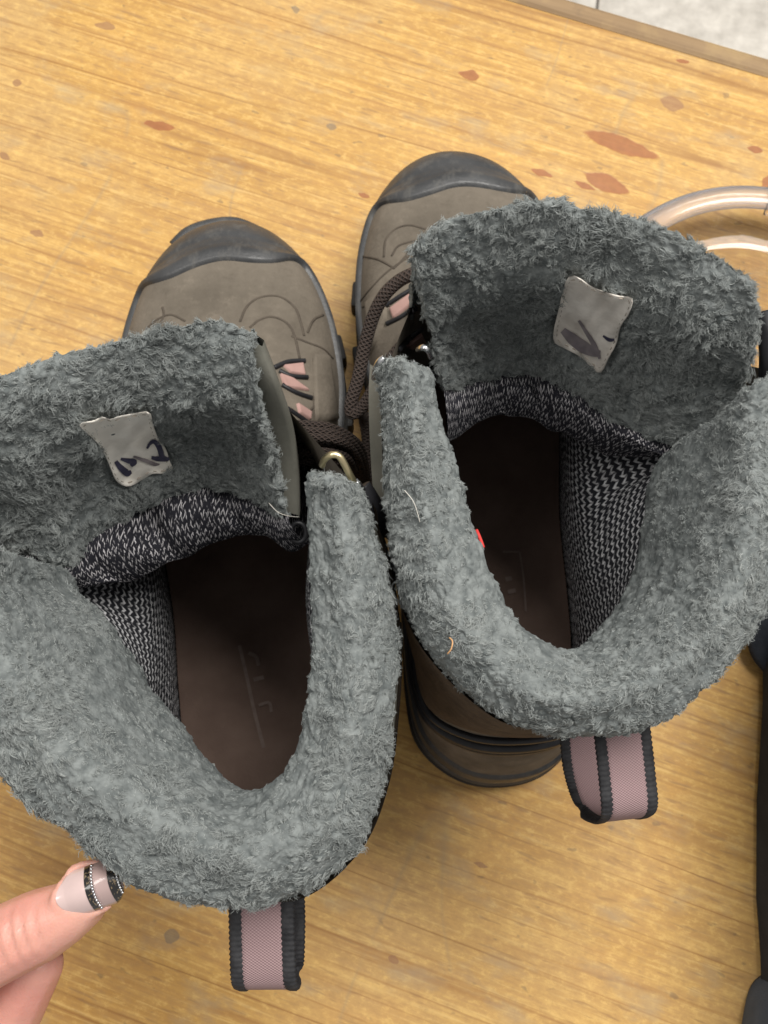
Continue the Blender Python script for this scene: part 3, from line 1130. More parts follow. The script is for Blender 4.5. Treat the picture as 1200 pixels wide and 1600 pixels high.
LAB_L = [(124, 664), (146, 657), (160, 651), (172, 655), (186, 650), (214, 645), (233, 644), (238, 662), (246, 684), (258, 700), (264, 720), (270, 734),
         (256, 740), (238, 740), (222, 749), (200, 760), (182, 752), (174, 735), (164, 712), (150, 690)]
LAB_R = [(889, 432), (905, 434), (924, 447), (946, 456), (968, 462), (988, 466), (984, 488), (970, 510), (964, 535), (952, 558), (939, 582), (924, 572), (906, 556),
         (884, 544), (867, 534), (866, 515), (873, 485), (880, 455)]
# left boot, stations from the medial lace end round the back to the lateral front
Zr, Zo = 0.187, 0.174
cl = []
for a in [(480, 742, .176, 518, 744, 560, 762), (482, 800, .176, 532, 808, 582, 818), (484, 900, .176, 546, 900, 604, 900), (486, 1000, .176, 554, 1002, 618, 1000),
          (480, 1092, .175, 550, 1106, 614, 1108), (467, 1158, .174, 525, 1206, 598, 1222), (440, 1206, .171, 478, 1288, 554, 1326), (400, 1232, .165, 405, 1322, 457, 1402),
          (358, 1224, .157, 318, 1310, 334, 1414), (308, 1170, .151, 222, 1262, 216, 1380), (258, 1107, .147, 128, 1188, 112, 1308), (204, 1032, .144, 50, 1100, 4, 1214),
          (155, 962, .142, -4, 1012, -84, 1120), (120, 920, .140, -32, 925, -124, 1000), (104, 890, .138, -30, 862, -140, 900)]:
    cl.append((a[0], a[1], a[2], a[3], a[4], Zr, a[5], a[6], Zo))
ton_l = dict(
    sl=slice(3, 9),
    top=[(-130, 658, .188), (-62, 628, .191), (0, 605, .192), (70, 579, .192), (140, 558, .192), (210, 537, .191), (285, 519, .190), (343, 510, .188), (380, 528, .184), (392, 560, .180)],
    bot=[(-70, 850, .150), (20, 858, .146), (100, 884, .138), (150, 838, .132), (215, 798, .128), (280, 770, .126), (345, 762, .126), (394, 782, .128), (428, 798, .132), (446, 804, .135)],
    lip=[(-50, 864, .130), (40, 872, .128), (112, 916, .124), (180, 912, .118), (236, 892, .114), (292, 866, .112), (346, 842, .112), (408, 834, .114), (452, 858, .120), (480, 846, .124)])
left = build_boot(-1, (-0.0415, -0.050), math.radians(6.7),
                  "left winter boot pinched by the thumb, with its white size label crumpled", cl,
                  [0.001] * 8 + [-0.003] * 7, ton_l, dict(collar=None, capslant=-0.06, hole=LAB_L))

# right boot
crr = []
for a in [(674, 584, .176, 638, 564, 601, 570), (687, 642, .176, 644, 642, 600, 642), (702, 697, .176, 652, 704, 602, 712), (725, 774, .176, 665, 784, 607, 790),
          (750, 852, .176, 685, 864, 614, 862), (777, 920, .175, 715, 952, 634, 945), (815, 976, .174, 764, 1023, 668, 1011), (860, 1008, .172, 824, 1070, 733, 1082),
          (888, 1016, .168, 870, 1088, 808, 1129), (910, 1009, .162, 918, 1090, 902, 1149), (938, 981, .155, 1008, 1058, 1007, 1136), (971, 936, .150, 1088, 998, 1095, 1084),
          (1000, 877, .147, 1140, 910, 1174, 992), (1012, 806, .145, 1165, 812, 1226, 878), (1018, 752, .142, 1172, 720, 1250, 755), (1040, 706, .138, 1166, 655, 1248, 650), (1078, 688, .140, 1178, 606, 1255, 566)]:
    crr.append((a[0], a[1], a[2], a[3], a[4], Zr, a[5], a[6], Zo))
ton_r = dict(
    sl=slice(1, 7),
    top=[(650, 416, .180), (657, 388, .186), (700, 355, .190), (762, 337, .192), (830, 327, .193), (900, 335, .193), (964, 349, .193), (1064, 384, .192), (1146, 426, .190), (1186, 488, .186)],
    bot=[(692, 606, .136), (716, 604, .132), (752, 596, .128), (792, 584, .126), (836, 582, .126), (880, 602, .127), (922, 630, .129), (985, 672, .133), (1066, 694, .140), (1156, 652, .152)],
    lip=[(700, 690, .122), (716, 684, .118), (744, 664, .114), (782, 650, .112), (822, 654, .111), (866, 668, .112), (908, 688, .114), (956, 704, .118), (1014, 716, .124), (1040, 716, .130)])
right = build_boot(1, (0.0470, -0.0165), math.radians(3.4),
                   "right winter boot with its dark satin label and open looped lace", crr,
                   [0.0] * 9 + [-0.003] * 8, ton_r, dict(collar=None, capslant=0.05, hole=LAB_R))


# ------------------------------------------------------------------ details traced on to the surfaces
def cast(bv, px, py, lift=0.0):
    d = ray(px, py).normalized()
    h = bv.ray_cast(Vector((0, 0, CAM_H)), d)
    if h[0] is None:
        return None, None
    n = h[1]
    if n.dot(d) > 0:
        n = -n
    return np.array(h[0] + n * lift), np.array(n)


def seam(b, name, pts, r, mat, lift=0.0002, n=30):
    dense = cr(np.array(pts, float), n)
    q = [cast(b['bvh'], x, y, lift)[0] for x, y in dense]
    q = [x for x in q if x is not None]
    if len(q) > 3:
        return tube(name, np.array(q), r, mat, b['root'], 6)


def poly_panel(b, name, pts, mat, lift=0.0012, n=16, bv='bvh', parent=None, amp=0.0):
    """filled quad-like panel laid over a surface (4 corner px), with turned-down edges"""
    c = np.array(pts, float)
    u = np.linspace(0, 1, n)
    g = np.zeros((n, n, 3))
    for i, a in enumerate(u):
        for j, d in enumerate(u):
            x = (c[0] * (1 - a) + c[1] * a) * (1 - d) + (c[3] * (1 - a) + c[2] * a) * d
            e = lift if 0 < i < n - 1 and 0 < j < n - 1 else -0.0005
            p, nn = cast(b[bv], x[0], x[1], e)
            if p is None:
                return None
            g[i, j] = p
    return grid(name, g, mat, parent or b['root'])


for pts in ([(441, 572), (474, 567), (477, 588), (453, 583)], [(436, 584), (456, 592), (485, 612), (443, 606)], [(462, 630), (486, 645), (484, 657), (466, 646)]):
    poly_panel(left, "pink_panel", pts, M['pink'])
for pts in ([(608, 484), (644, 458), (650, 472), (614, 500)], [(630, 540), (658, 518), (665, 532), (640, 545)]):
    poly_panel(right, "pink_panel", pts, M['pink'])
for pts in ([(428, 575), (450, 566), (476, 564)], [(436, 580), (455, 588), (480, 590)], [(440, 602), (462, 614), (486, 622)], [(450, 640), (468, 652), (484, 664)]):
    seam(left, "black_trim", pts, 0.0011, M['black'])
for pts in ([(605, 506), (630, 494), (650, 478)], [(604, 478), (625, 464), (645, 452)], [(622, 545), (645, 522), (660, 512)]):
    seam(right, "black_trim", pts, 0.0011, M['black'])
for pts in ([(375, 503), (385, 480), (405, 465), (435, 463), (460, 480), (470, 505), (475, 525)], [(390, 512), (405, 500), (425, 495), (448, 505), (460, 525), (468, 560)],
            [(455, 525), (480, 535), (505, 545), (520, 560)], [(480, 520), (490, 500), (505, 492)], [(228, 514), (248, 498), (268, 492), (290, 502)],
            [(254, 480), (256, 492), (250, 508)], [(490, 560), (492, 600), (490, 650), (500, 680)], [(505, 560), (512, 600), (520, 640)], [(485, 640), (500, 632), (520, 640)]):
    seam(left, "stitch_line", pts, 0.0006, M['seam'], -0.00015)
for pts in ([(600, 402), (603, 375), (618, 358), (640, 352), (665, 358)], [(612, 400), (622, 385), (640, 378), (650, 376)], [(565, 400), (590, 405), (615, 418)],
            [(562, 472), (580, 450), (605, 425), (640, 400)], [(566, 480), (590, 470), (610, 478)], [(615, 420), (630, 405), (645, 385)]):
    seam(right, "stitch_line", pts, 0.0006, M['seam'], -0.00015)
# instep overlays of the lace stay
poly_panel(left, "lace_stay", [(488, 548), (512, 552), (528, 660), (490, 662)], M['leather'], 0.0016, 16)
poly_panel(right, "lace_stay", [(572, 470), (604, 445), (606, 500), (578, 560)], M['leather'], 0.0016, 16)

tube("toe_bumper", PP([(272, 386, .010), (296, 364, .012), (332, 352, .013), (368, 350, .013), (400, 362, .010)]), 0.0032, M['rubber'], left['root'], 10, 0.9, 30)
# laces
lz = 0.001
rl_path = PP([(668, 420, .105), (645, 428, .104), (622, 440, .100), (600, 462, .095), (583, 495, .088), (570, 540, .080), (560, 590, .074), (549, 628, .070),
              (550, 646, .068), (566, 636, .070), (583, 610, .076), (600, 578, .085), (622, 548, .092), (645, 528, .098), (672, 515, .100)])
tube("lace", rl_path, 0.0025, M['lace'], right['root'], 14, 0.78, 150)
tube("lace", PP([(555, 640, .066), (570, 655, .055), (576, 690, .045), (572, 740, .035), (580, 800, .030)]), 0.0028, M['lace'], right['root'], 12, 0.62, 60)
for k, pts in enumerate([
        [(452, 674, .124), (485, 674, .125), (520, 678, .123), (548, 692, .116), (564, 715, .104), (570, 750, .085), (566, 800, .060)],
        [(452, 687, .126), (490, 684, .128), (525, 688, .127), (548, 702, .120), (561, 725, .108), (566, 760, .08)],
        [(452, 699, .122), (490, 696, .124), (525, 699, .123), (546, 710, .116), (558, 730, .104), (562, 770, .08)],
        [(452, 712, .126), (485, 707, .129), (515, 708, .128), (542, 717, .121), (553, 738, .108)],
        [(452, 726, .122), (480, 720, .126), (515, 719, .125), (538, 727, .119), (548, 744, .106)],
        [(452, 663, .116), (485, 664, .117), (515, 668, .116), (548, 684, .108), (566, 708, .095), (576, 770, .07)]]):
    tube("lace", PP(pts), 0.0015, M['lace'], left['root'], 12, 1.0, 80)
# hooks
hk = tube("lace_hook", PP([(503, 728, .182), (507, 718, .185), (517, 711, .187), (529, 712, .187), (537, 723, .186), (545, 739, .184), (553, 754, .181)]), 0.0009, M['brass'], left['root'], 10, 0.75, 50)
hk2 = tube("lace_hook", PP([(556, 754, .176), (562, 761, .173), (569, 769, .170)]), 0.0011, M['steel'], left['root'], 10, 0.7, 20)
tube("hook_plate", PP([(558, 766, .170), (570, 784, .168), (583, 806, .164), (592, 836, .158)]), 0.0040, M['black'], left['root'], 12, 0.5, 40)
tube("lace_hook", PP([(586, 592, .170), (588, 578, .174), (593, 566, .177), (601, 560, .178)]), 0.0011, M['steel'], right['root'], 10, 0.75, 30)
tube("lace_hook", PP([(654, 546, .166), (660, 543, .170), (668, 546, .170), (672, 556, .166)]), 0.0010, M['steel'], right['root'], 10, 0.75, 30)
tube("hook_plate", PP([(1206, 490, .168), (1212, 520, .168), (1214, 555, .166), (1212, 585, .162)]), 0.0050, M['black'], right['root'], 12, 0.6, 30)
tube("binding_ring", [P(466, 832, .130) + np.array([math.cos(a) * .0023, math.sin(a) * .0027, math.sin(a) * .001]) for a in np.linspace(0, 2 * math.pi, 20, endpoint=False)],
     0.0008, M['black'], left['root'], 8, closed=True)


# smooth bindings along the tongue's side
def strip(name, a, b, mat, root, n=30, bulge=0.001):
    A, Bq = cr(PP(a), n), cr(PP(b), n)
    w = np.linspace(0, 1, 7)
    g = A[:, None] * (1 - w)[None, :, None] + Bq[:, None] * w[None, :, None]
    g[..., 2] += (np.sin(w * math.pi) * bulge)[None]
    d = np.array([0.0, 0.003, -0.003])
    g = np.concatenate([g, (Bq + d)[:, None], (Bq + d * 2.5 - np.array([0.004, 0, 0]))[:, None]], 1)
    return grid(name, g, mat, root)


strip("tongue_binding", [(378, 534, .180), (392, 585, .173), (410, 660, .157), (428, 735, .143), (440, 800, .133)],
      [(410, 541, .180), (432, 600, .172), (455, 670, .157), (466, 740, .143), (468, 806, .133)], M['binding'], left['root'])
strip("collar_binding", [(580, 825, .168), (602, 900, .168), (614, 1000, .168), (611, 1110, .168), (594, 1220, .168), (550, 1318, .168)],
      [(590, 820, .162), (613, 900, .162), (625, 1000, .162), (622, 1112, .162), (604, 1228, .162), (558, 1330, .162)], M['binding'], left['root'], 60)
strip("collar_binding", [(606, 590, .168), (604, 645, .168), (606, 712, .168), (611, 790, .168), (618, 862, .168)],
      [(600, 592, .160), (598, 645, .160), (600, 712, .160), (605, 790, .160), (612, 862, .160)], M['binding'], right['root'], 60)


# size labels on the tongues
def label_patch(b, pts, mat, name, sh=0.0030):
    """closed outline in px, filled on the tongue surface, slightly puckered and curling"""
    c = arcres(cr(np.array(pts, float), 240, True), 64)
    ctr = c.mean(0)
    rows = [1.0, 0.94, 0.85, 0.72, 0.58, 0.43, 0.28, 0.14, 0.03]
    g = np.zeros((len(rows) + 1, 64, 3))
    zz = np.zeros((len(rows), 64))
    for i, s in enumerate(rows):
        for j in range(64):
            x = ctr + (c[j] - ctr) * s
            p, n = cast(b['tongue_bvh'], x[0], x[1], 0.0)
            k = sh + 0.0006 * math.sin(x[0] * 0.16 + x[1] * 0.05) + 0.0005 * math.sin(x[1] * 0.21 - x[0] * 0.07)
            zz[i, j] = p[2] + 0.9 * k
    # relax the fleece bumps out of the label
    xs_ = np.array([[ctr + (c[j] - ctr) * s_ for j in range(64)] for s_ in rows]).reshape(-1, 2) - ctr

    def quad(q):
        x, y = q[:, 0] / 60, q[:, 1] / 60
        return np.stack([np.ones_like(x), x, y, x * x, x * y, y * y], 1)
    co_, *_r = np.linalg.lstsq(quad(xs_), zz.ravel(), rcond=None)
    fit = (quad(xs_) @ co_).reshape(zz.shape)
    for i, s in enumerate(rows):
        for j in range(64):
            x = ctr + (c[j] - ctr) * s
            wv = 0.0007 * math.sin(x[0] * 0.11 - x[1] * 0.05 + 1.0) + 0.0004 * math.sin(x[0] * 0.19 + x[1] * 0.15) + 0.0005 * noise.noise(Vector((x[0] * .05, x[1] * .05, 3)))
            lift_ = 0.0008 * math.sin(j * 0.9) * (1 if i == 0 else 0.4 if i == 1 else 0)
            g[i + 1, j] = P(x[0], x[1], fit[i, j] + wv + lift_)
    g[0] = g[1] + np.array([0, 0.2, -1]) * 0.0008
    f = gridfaces(len(rows) + 1, 64, False, True).tolist() + [list(range(len(rows) * 64, (len(rows) + 1) * 64))[::-1]]
    o = obj(name, g.reshape(-1, 3), f, mat, b['root'])
    # running stitch along the border
    sv, sf_ = [], []
    loop_ = arcres(g[2] * 0.75 + g[3] * 0.25, 400)
    for q in range(0, 400, 10):
        a_, b_ = loop_[q], loop_[(q + 5) % 400]
        d_ = (b_ - a_) / (np.linalg.norm(b_ - a_) + 1e-9)
        n_ = np.cross(d_, np.array([0, -0.4, 0.9])) * 0.00022
        u_ = np.array([0, -0.4, 0.9]) * 0.00028
        k_ = len(sv)
        sv += [a_ - n_, a_ + n_, (a_ + b_) / 2 + n_ + u_, (a_ + b_) / 2 - n_ + u_, b_ + n_, b_ - n_]
        sf_ += [[k_, k_ + 1, k_ + 2, k_ + 3], [k_ + 3, k_ + 2, k_ + 4, k_ + 5]]
    tag(obj("stitching", sv, sf_, M['stitch'], o), kind='stuff')
    bv = BVHTree.FromPolygons([Vector(x) for x in g.reshape(-1, 3)], f)
    return o, bv


lab_l, bv_ll = label_patch(left, LAB_L, M['patch'], "size_label")
lab_r, bv_lr = label_patch(right, LAB_R, M['patch_grey'], "size_label")


def ink(bv, root, pts, w, mat, name="ink_mark"):
    q = cr(np.array(pts, float), 24)
    t = np.gradient(q, axis=0)
    t /= np.linalg.norm(t, axis=1, keepdims=True) + 1e-9
    s = np.stack([-t[:, 1], t[:, 0]], 1)
    ww = np.interp(np.linspace(0, 1, 24), np.linspace(0, 1, len(w)), w)[:, None]
    g = np.zeros((24, 5, 3))
    last = cast(bv, q[12, 0], q[12, 1])[0]
    for j, a in enumerate(np.linspace(-1, 1, 5)):
        e = q + s * ww * a
        for i in range(24):
            p, n = cast({'k': bv}['k'], e[i, 0], e[i, 1], 0.00025)
            if p is None:
                p = P(e[i, 0], e[i, 1], last[2])
            last = p
            g[i, j] = p
    o = grid(name, g, mat, root)
    return o


ink(bv_ll, lab_l, [(229, 700), (234, 692), (241, 689), (248, 697), (252, 710), (254, 718)], [1.5, 2.5, 3.5, 4, 4.5, 4], M['ink'])
ink(bv_ll, lab_l, [(236, 714), (246, 716), (258, 716), (264, 718)], [2.5, 4, 4.5, 2], M['ink'])
ink(bv_ll, lab_l, [(188, 716), (200, 719), (209, 721), (204, 727)], [2, 4, 5, 2.5], M['ink'])
ink(bv_ll, lab_l, [(180, 720), (188, 730), (198, 738), (205, 736)], [3, 5, 6, 2.5], M['ink'])
ink(bv_ll, lab_l, [(208, 712), (224, 718), (240, 724), (249, 725)], [1.5, 3, 3, 1], M['ink_faded'])
ink(bv_lr, lab_r, [(880, 515), (894, 528), (910, 540), (925, 548), (938, 552)], [5, 9, 10, 8, 5], M['ink_faded'])
ink(bv_lr, lab_r, [(905, 500), (918, 520), (930, 540), (938, 560)], [2, 3, 4, 2], M['ink_faded'])
ink(bv_lr, lab_r, [(943, 524), (952, 530), (960, 530)], [1.5, 3, 2], M['ink'])


# worn print on the insoles
def insole_line(b, pts, w):
    q = PP([(x, y, 0.0265) for x, y in pts])
    q = cr(q, 16)
    t = np.gradient(q, axis=0)
    t /= np.linalg.norm(t, axis=1, keepdims=True)
    s = np.stack([-t[:, 1], t[:, 0], t[:, 2] * 0], 1)
    g = np.stack([q - s * w, q + s * w], 1)
    g[..., 2] = 0.0262
    o = grid("worn_print", g, M['imprint'], b['insole'])
    return o


for pts, w in (([(374, 1008), (386, 1060), (398, 1115), (412, 1168)], .0007), ([(388, 1020), (400, 1026), (404, 1040)], .0007), ([(396, 1062), (412, 1058)], .0008),
               ([(404, 1102), (420, 1098), (424, 1112)], .0006)):
    insole_line(left, pts, w)
for pts, w in (([(786, 862), (800, 862), (812, 862)], .0004), ([(812, 862), (818, 900), (822, 955)], .0004), ([(790, 905), (800, 903)], .0009), ([(794, 925), (806, 922)], .0009)):
    insole_line(right, pts, w)
# red thread on the lining, lint
tube("red_thread", PP([(744, 828, .1730), (750, 842, .1735), (755, 856, .1735)]), 0.0005, M['red'], right['root'], 8, 0.8, 12)
for pts, m in (([(632, 766, .190), (645, 782, .1905), (652, 800, .190), (656, 816, .189)], 'lint'), ([(420, 786, .158), (434, 800, .160), (450, 806, .160), (468, 808, .158)], 'lint'),
               ([(798, 1178, .060), (806, 1174, .062), (814, 1164, .064)], 'lint')):
    tube("lint", PP(pts), 0.00009, M[m], (right if pts[0][0] > 600 else left)['root'], 5, 1, 16)
tube("lint", PP([(702, 996, .189), (707, 1002, .190), (705, 1014, .190), (699, 1022, .189)]), 0.00018, M['lint_orange'], right['root'], 5, 0.6, 14)


# ------------------------------------------------------------------ pull loops
def pull_loop(root, a0, a1, z0, z1, width_px, base2):
    """webbing band that leaves the rim at a0, turns round at a1 and comes back lower"""
    p0, p1 = P(a0[0], a0[1], z0), P(a1[0], a1[1], z0 - 0.006)
    d = p1 - p0
    zt = (z0 - z1)
    q = [p0 - d * 0.35, p0, p0 * 0.5 + p1 * 0.5 + np.array([0, 0, 0.001]), p1 - d * 0.08, p1 + d * 0.03 + np.array([0, 0, -zt * 0.30]), p1 - d * 0.06 + np.array([0, 0, -zt * 0.72]),
         p0 * 0.5 + p1 * 0.5 + np.array([0, 0, -zt]), p0 + np.array([0, 0, -zt * 1.02]), p0 - d * 0.35 + np.array([0, 0, -zt])]
    path = cr(np.array(q), 110)
    t = d / np.linalg.norm(d)
    s = np.array([-t[1], t[0], 0])
    s /= np.linalg.norm(s)
    s = s * (1 if s[0] > 0 else -1)
    s = s + np.array([0, 0, base2])
    s /= np.linalg.norm(s)
    hw = width_px / 2
    tt = np.gradient(path, axis=0)
    tt /= np.linalg.norm(tt, axis=1, keepdims=True)
    nn = np.cross(tt, s)
    w = np.linspace(-hw * 0.72, hw * 0.72, 8)
    front = path[:, None] + s * w[None, :, None] + nn[:, None] * 0.0005
    backf = path[:, None] + s * w[None, ::-1, None] - nn[:, None] * 0.0005
    g = np.concatenate([front, backf], 1)
    n = len(path)
    lo = thing_part("pull_loop", g, root)
    L = np.concatenate([[0], np.cumsum(np.linalg.norm(np.diff(path, axis=0), axis=1))])
    nd = int(L[-1] / 0.00025)
    pd = np.stack([np.interp(np.linspace(0, L[-1], nd), L, path[:, k]) for k in range(3)], 1)
    rm = 0.93 + 0.07 * np.sin(np.linspace(0, L[-1], nd) * 2 * math.pi / 0.0013)
    for sg_ in (-1, 1):
        tube("webbing_edge", pd + s * hw * 0.84 * sg_, hw * 0.27, M['webbing_edge'], lo, 8, 0.42, rmod=rm, up=tuple(np.cross(t, s)))
    return lo


def thing_part(name, g, root):
    n, m = g.shape[:2]
    return obj(name, g.reshape(-1, 3), gridfaces(n, m, False, True), M['webbing'], root, grid_uv(n, m, 1.0, 2.0))


pull_loop(left['root'], (408, 1398), (413, 1548), 0.158, 0.130, 0.0150, 0.10)
pull_loop(right['root'], (972, 1140), (984, 1280), 0.158, 0.112, 0.0138, -0.10)

# ------------------------------------------------------------------ clear plastic dish
dc = np.array([0.166, 0.168, 0.0])
dish = thing("clear_dish", (dc[0], dc[1], 0), "clear plastic round dish with a thick rim beside the boot", "dish")
prof = [(0.0, 0.0012), (0.050, 0.0012), (0.0555, 0.002), (0.0590, 0.006), (0.0610, 0.012), (0.0660, 0.0145), (0.0700, 0.0145), (0.0712, 0.0130), (0.0705, 0.0115),
        (0.0665, 0.0115), (0.0635, 0.0095), (0.0618, 0.0045), (0.0585, 0.0006), (0.050, 0.0001), (0.0, 0.0001)]


def lathe(name, prof, c, mat, parent, n=96):
    a = np.linspace(0, 2 * math.pi, n, endpoint=False)
    pr = np.array(prof)
    g = np.stack([c[0] + pr[:, None, 0] * np.cos(a)[None], c[1] + pr[:, None, 0] * np.sin(a)[None], np.repeat(pr[:, 1:2], n, 1)], -1)
    return obj(name, g.reshape(-1, 3), gridfaces(len(pr), n, False, True), mat, parent)


prof = [(p[0] * 1.13, p[1] * 1.2) for p in prof]
prof = [(0.0004, p[1]) if p[0] == 0 else p for p in prof]
db = lathe("dish_body", [(r, z + 0.0004) for r, z in prof], dc, M['glass'], dish)
bmx = bmesh.new()
bmx.from_mesh(db.data)
bmesh.ops.recalc_face_normals(bmx, faces=bmx.faces[:])
bmx.to_mesh(db.data)
bmx.free()
_r = NT("frosted_rim_plastic")
_r.col(_r.mix(_r.noise(_r.coord(), 60, 2), (0.93, 0.88, 0.88), (0.98, 0.95, 0.95)))
_r.set(Roughness=0.12, IOR=1.45)
_r.b.inputs['Transmission Weight'].default_value = 0.85
for rr_, zz_, tk in ((0.0745, 0.0172, 0.0058),):
    tube("rim", [dc + np.array([math.cos(a) * rr_, math.sin(a) * rr_, zz_]) for a in np.linspace(0, 2 * math.pi, 96, endpoint=False)], tk, _r.m, dish, 16, 0.42, closed=True)
ang = math.radians(80)
tb = [dc + np.array([math.cos(ang) * r, math.sin(ang) * r, z]) for r, z in ((0.0678, 0.0145), (0.0723, 0.0185), (0.0780, 0.0188), (0.0809, 0.0170))]
tube("rim_tab", tb, 0.0022, M['glass'], dish, 10, 0.6, 16)

# ------------------------------------------------------------------ dark things at the side
def soft_block(name, c, s, mat, seed, label, cat, rot=0.0, lean=0.0, amp=0.006):
    n, m = 64, 40
    u = np.linspace(0, 2 * math.pi, n, endpoint=False)
    v = np.linspace(0, 1, m)
    g = np.zeros((m, n, 3))
    for i, h in enumerate(v):
        # super-ellipse sections, rounding in at the foot and the top
        k = (1 - max(0, 2 * h - 1) ** 6) ** 0.35 * min(1, 0.85 + h * 4) if 0 < h < 1 else 0.02
        for j, a in enumerate(u):
            cx, sx = math.cos(a), math.sin(a)
            x = math.copysign(abs(cx) ** 0.42, cx) * s[0] * (0.55 + 0.45 * k)
            y = math.copysign(abs(sx) ** 0.42, sx) * s[1] * (0.55 + 0.45 * k)
            if k < 0.05:
                x *= 0.1
                y *= 0.1
            p = Vector((x, y, h * s[2]))
            q = p + noise.noise_vector(p * 16 + Vector((seed, 0, 0))) * amp + noise.noise_vector(p * 45 + Vector((0, seed, 0))) * amp * 0.35
            z = max(0.0005, q.z)
            g[i, j] = (q.x + lean * h, q.y, z)
    R_ = np.array(Matrix.Rotation(rot, 3, 'Z'))
    w = g.reshape(-1, 3) @ R_.T + np.array(c)
    o = thing(name, c, label, cat)
    b = obj("fabric_body", w, gridfaces(m, n, False, True), mat, o)
    return o


bag = soft_block("fabric_bag", (0.2045, -0.030, 0.0), (0.052, 0.100, 0.105), M['bag'], 3.1, "dark fabric bag standing on the table, shading the wood", "bag", math.radians(-5.4), 0.0, 0.003)
tube("strap", [(0.172, 0.062, 0.004), (0.164, 0.058, 0.010), (0.159, 0.048, 0.012), (0.160, 0.036, 0.008), (0.168, 0.028, 0.004)], 0.007, M['bag'], bag, 10, 0.5, 30)
cloth = soft_block("folded_garment", (0.1785, -0.160, 0.0), (0.042, 0.070, 0.085), M['denim'], 8.4, "blue grey fabric garment bundled next to the dark bag", "garment", math.radians(-4), 0.0, 0.006)

# ------------------------------------------------------------------ hand
def capsules(chains):
    bm = bmesh.new()
    for ch in chains:
        for (a, ra), (b, rb) in zip(ch[:-1], ch[1:]):
            a, b = Vector(a), Vector(b)
            n = max(2, int((b - a).length / 0.0022))
            for k in range(n + 1):
                f = k / n
                p = a.lerp(b, f)
                bmesh.ops.create_icosphere(bm, subdivisions=2, radius=ra * (1 - f) + rb * f, matrix=Matrix.Translation(p))
    me = bpy.data.meshes.new("hand")
    bm.to_mesh(me)
    bm.free()
    return me


def remeshed(me, voxel, smooth_it):
    o = bpy.data.objects.new("tmp", me)
    COL.objects.link(o)
    r = o.modifiers.new("r", 'REMESH')
    r.mode = 'VOXEL'
    r.voxel_size = voxel
    s = o.modifiers.new("s", 'SMOOTH')
    s.factor = 0.5
    s.iterations = smooth_it
    dg = bpy.context.evaluated_depsgraph_get()
    ev = o.evaluated_get(dg)
    m2 = ev.to_mesh()
    v = np.zeros(len(m2.vertices) * 3)
    m2.vertices.foreach_get("co", v)
    f = [list(p.vertices) for p in m2.polygons]
    ev.to_mesh_clear()
    bpy.data.objects.remove(o)
    return v.reshape(-1, 3), f


T0 = P(148, 1404, 0.1635)                 # centre of the thumb's finger tip
T1 = P(62, 1446, 0.1610)
ax = (T0 - T1) / np.linalg.norm(T0 - T1)
T2 = T1 - ax * 0.016
T3 = T2 + np.array([-0.030, -0.016, -0.006])
T4 = T3 + np.array([-0.036, -0.026, -0.010])
wrist = T4 + np.array([-0.028, -0.030, -0.004])
thumb = [(T0 - ax * 0.003, 0.0058), (T0 - ax * 0.009, 0.0076), (T1, 0.0088), (T2, 0.0094), (T3, 0.0098), (T4, 0.0145), (wrist, 0.019)]
I0 = P(58, 1508, 0.146)
I1 = P(20, 1580, 0.140)
I2 = I1 + np.array([-0.018, -0.022, -0.006])
I3 = I2 + np.array([-0.036, -0.022, -0.014])
idx = [(I0, 0.0068), (I1, 0.0080), (I2, 0.0086), (I3, 0.0100)]
chains = [thumb, idx]
knuck = [I3]
for q in range(1, 4):
    off = np.array([-0.006 * q, -0.014 * q, -0.015 * q])
    k3 = I3 + np.array([-0.004 * q, -0.010 * q, -0.016 * q])
    k2 = k3 + np.array([0.034 - 0.004 * q, 0.012 - 0.006 * q, -0.006])
    k1 = k2 + np.array([0.006, 0.018, -0.010])
    k0 = k1 + np.array([-0.012, 0.012, 0.002])
    s_ = 1.0 - 0.06 * q
    chains.append([(k0, 0.0070 * s_), (k1, 0.0080 * s_), (k2, 0.0088 * s_), (k3, 0.0100 * s_)])
    knuck.append(k3)
for kq in knuck:
    chains.append([(kq, 0.0105), (kq * 0.5 + wrist * 0.5 + np.array([0, 0, -0.006]), 0.0125), (wrist + np.array([0, 0, -0.010]), 0.0170)])
chains.append([(T4, 0.0140), (knuck[0] * 0.6 + wrist * 0.4, 0.0110)])
fore = wrist + np.array([-0.12, -0.12, -0.02])
chains.append([(wrist + np.array([0, 0, -0.006]), 0.021), (wrist * 0.6 + fore * 0.4, 0.023), (fore, 0.030)])
# thumb nail: a long arched plate past the finger tip
N0 = P(98, 1404, 0.1700)
N1 = P(190, 1372, 0.1700)
nx = (N1 - N0) / np.linalg.norm(N1 - N0)
nl = np.linalg.norm(N1 - N0)
ns = np.cross(nx, np.array([0, 0, 1.0]))
ns /= np.linalg.norm(ns)
nu = np.cross(ns, nx)


def nail_pt(a, b, lift=0.0):
    # outline: rounded cuticle, slightly flared sides, rounded tip
    hw = 0.0051
    if a < 0.16:
        hw *= 0.62 + 0.38 * math.sin(a / 0.16 * math.pi / 2)
    if a > 0.80:
        hw *= math.sqrt(max(0.02, 1 - ((a - 0.80) / 0.205) ** 2)) * 0.6 + 0.4 * (1 - (a - 0.8) / 0.4)
    arch = 0.0034 * (1 - (b * hw / 0.0051) ** 2)
    long = 0.0016 * math.sin(a * math.pi * 0.9)
    cut = -0.0016 * (1 - b * b) if a < 0.02 else 0
    return N0 + nx * (a * nl + cut) + ns * (b * hw) + nu * (arch + long - 0.0034 + lift)


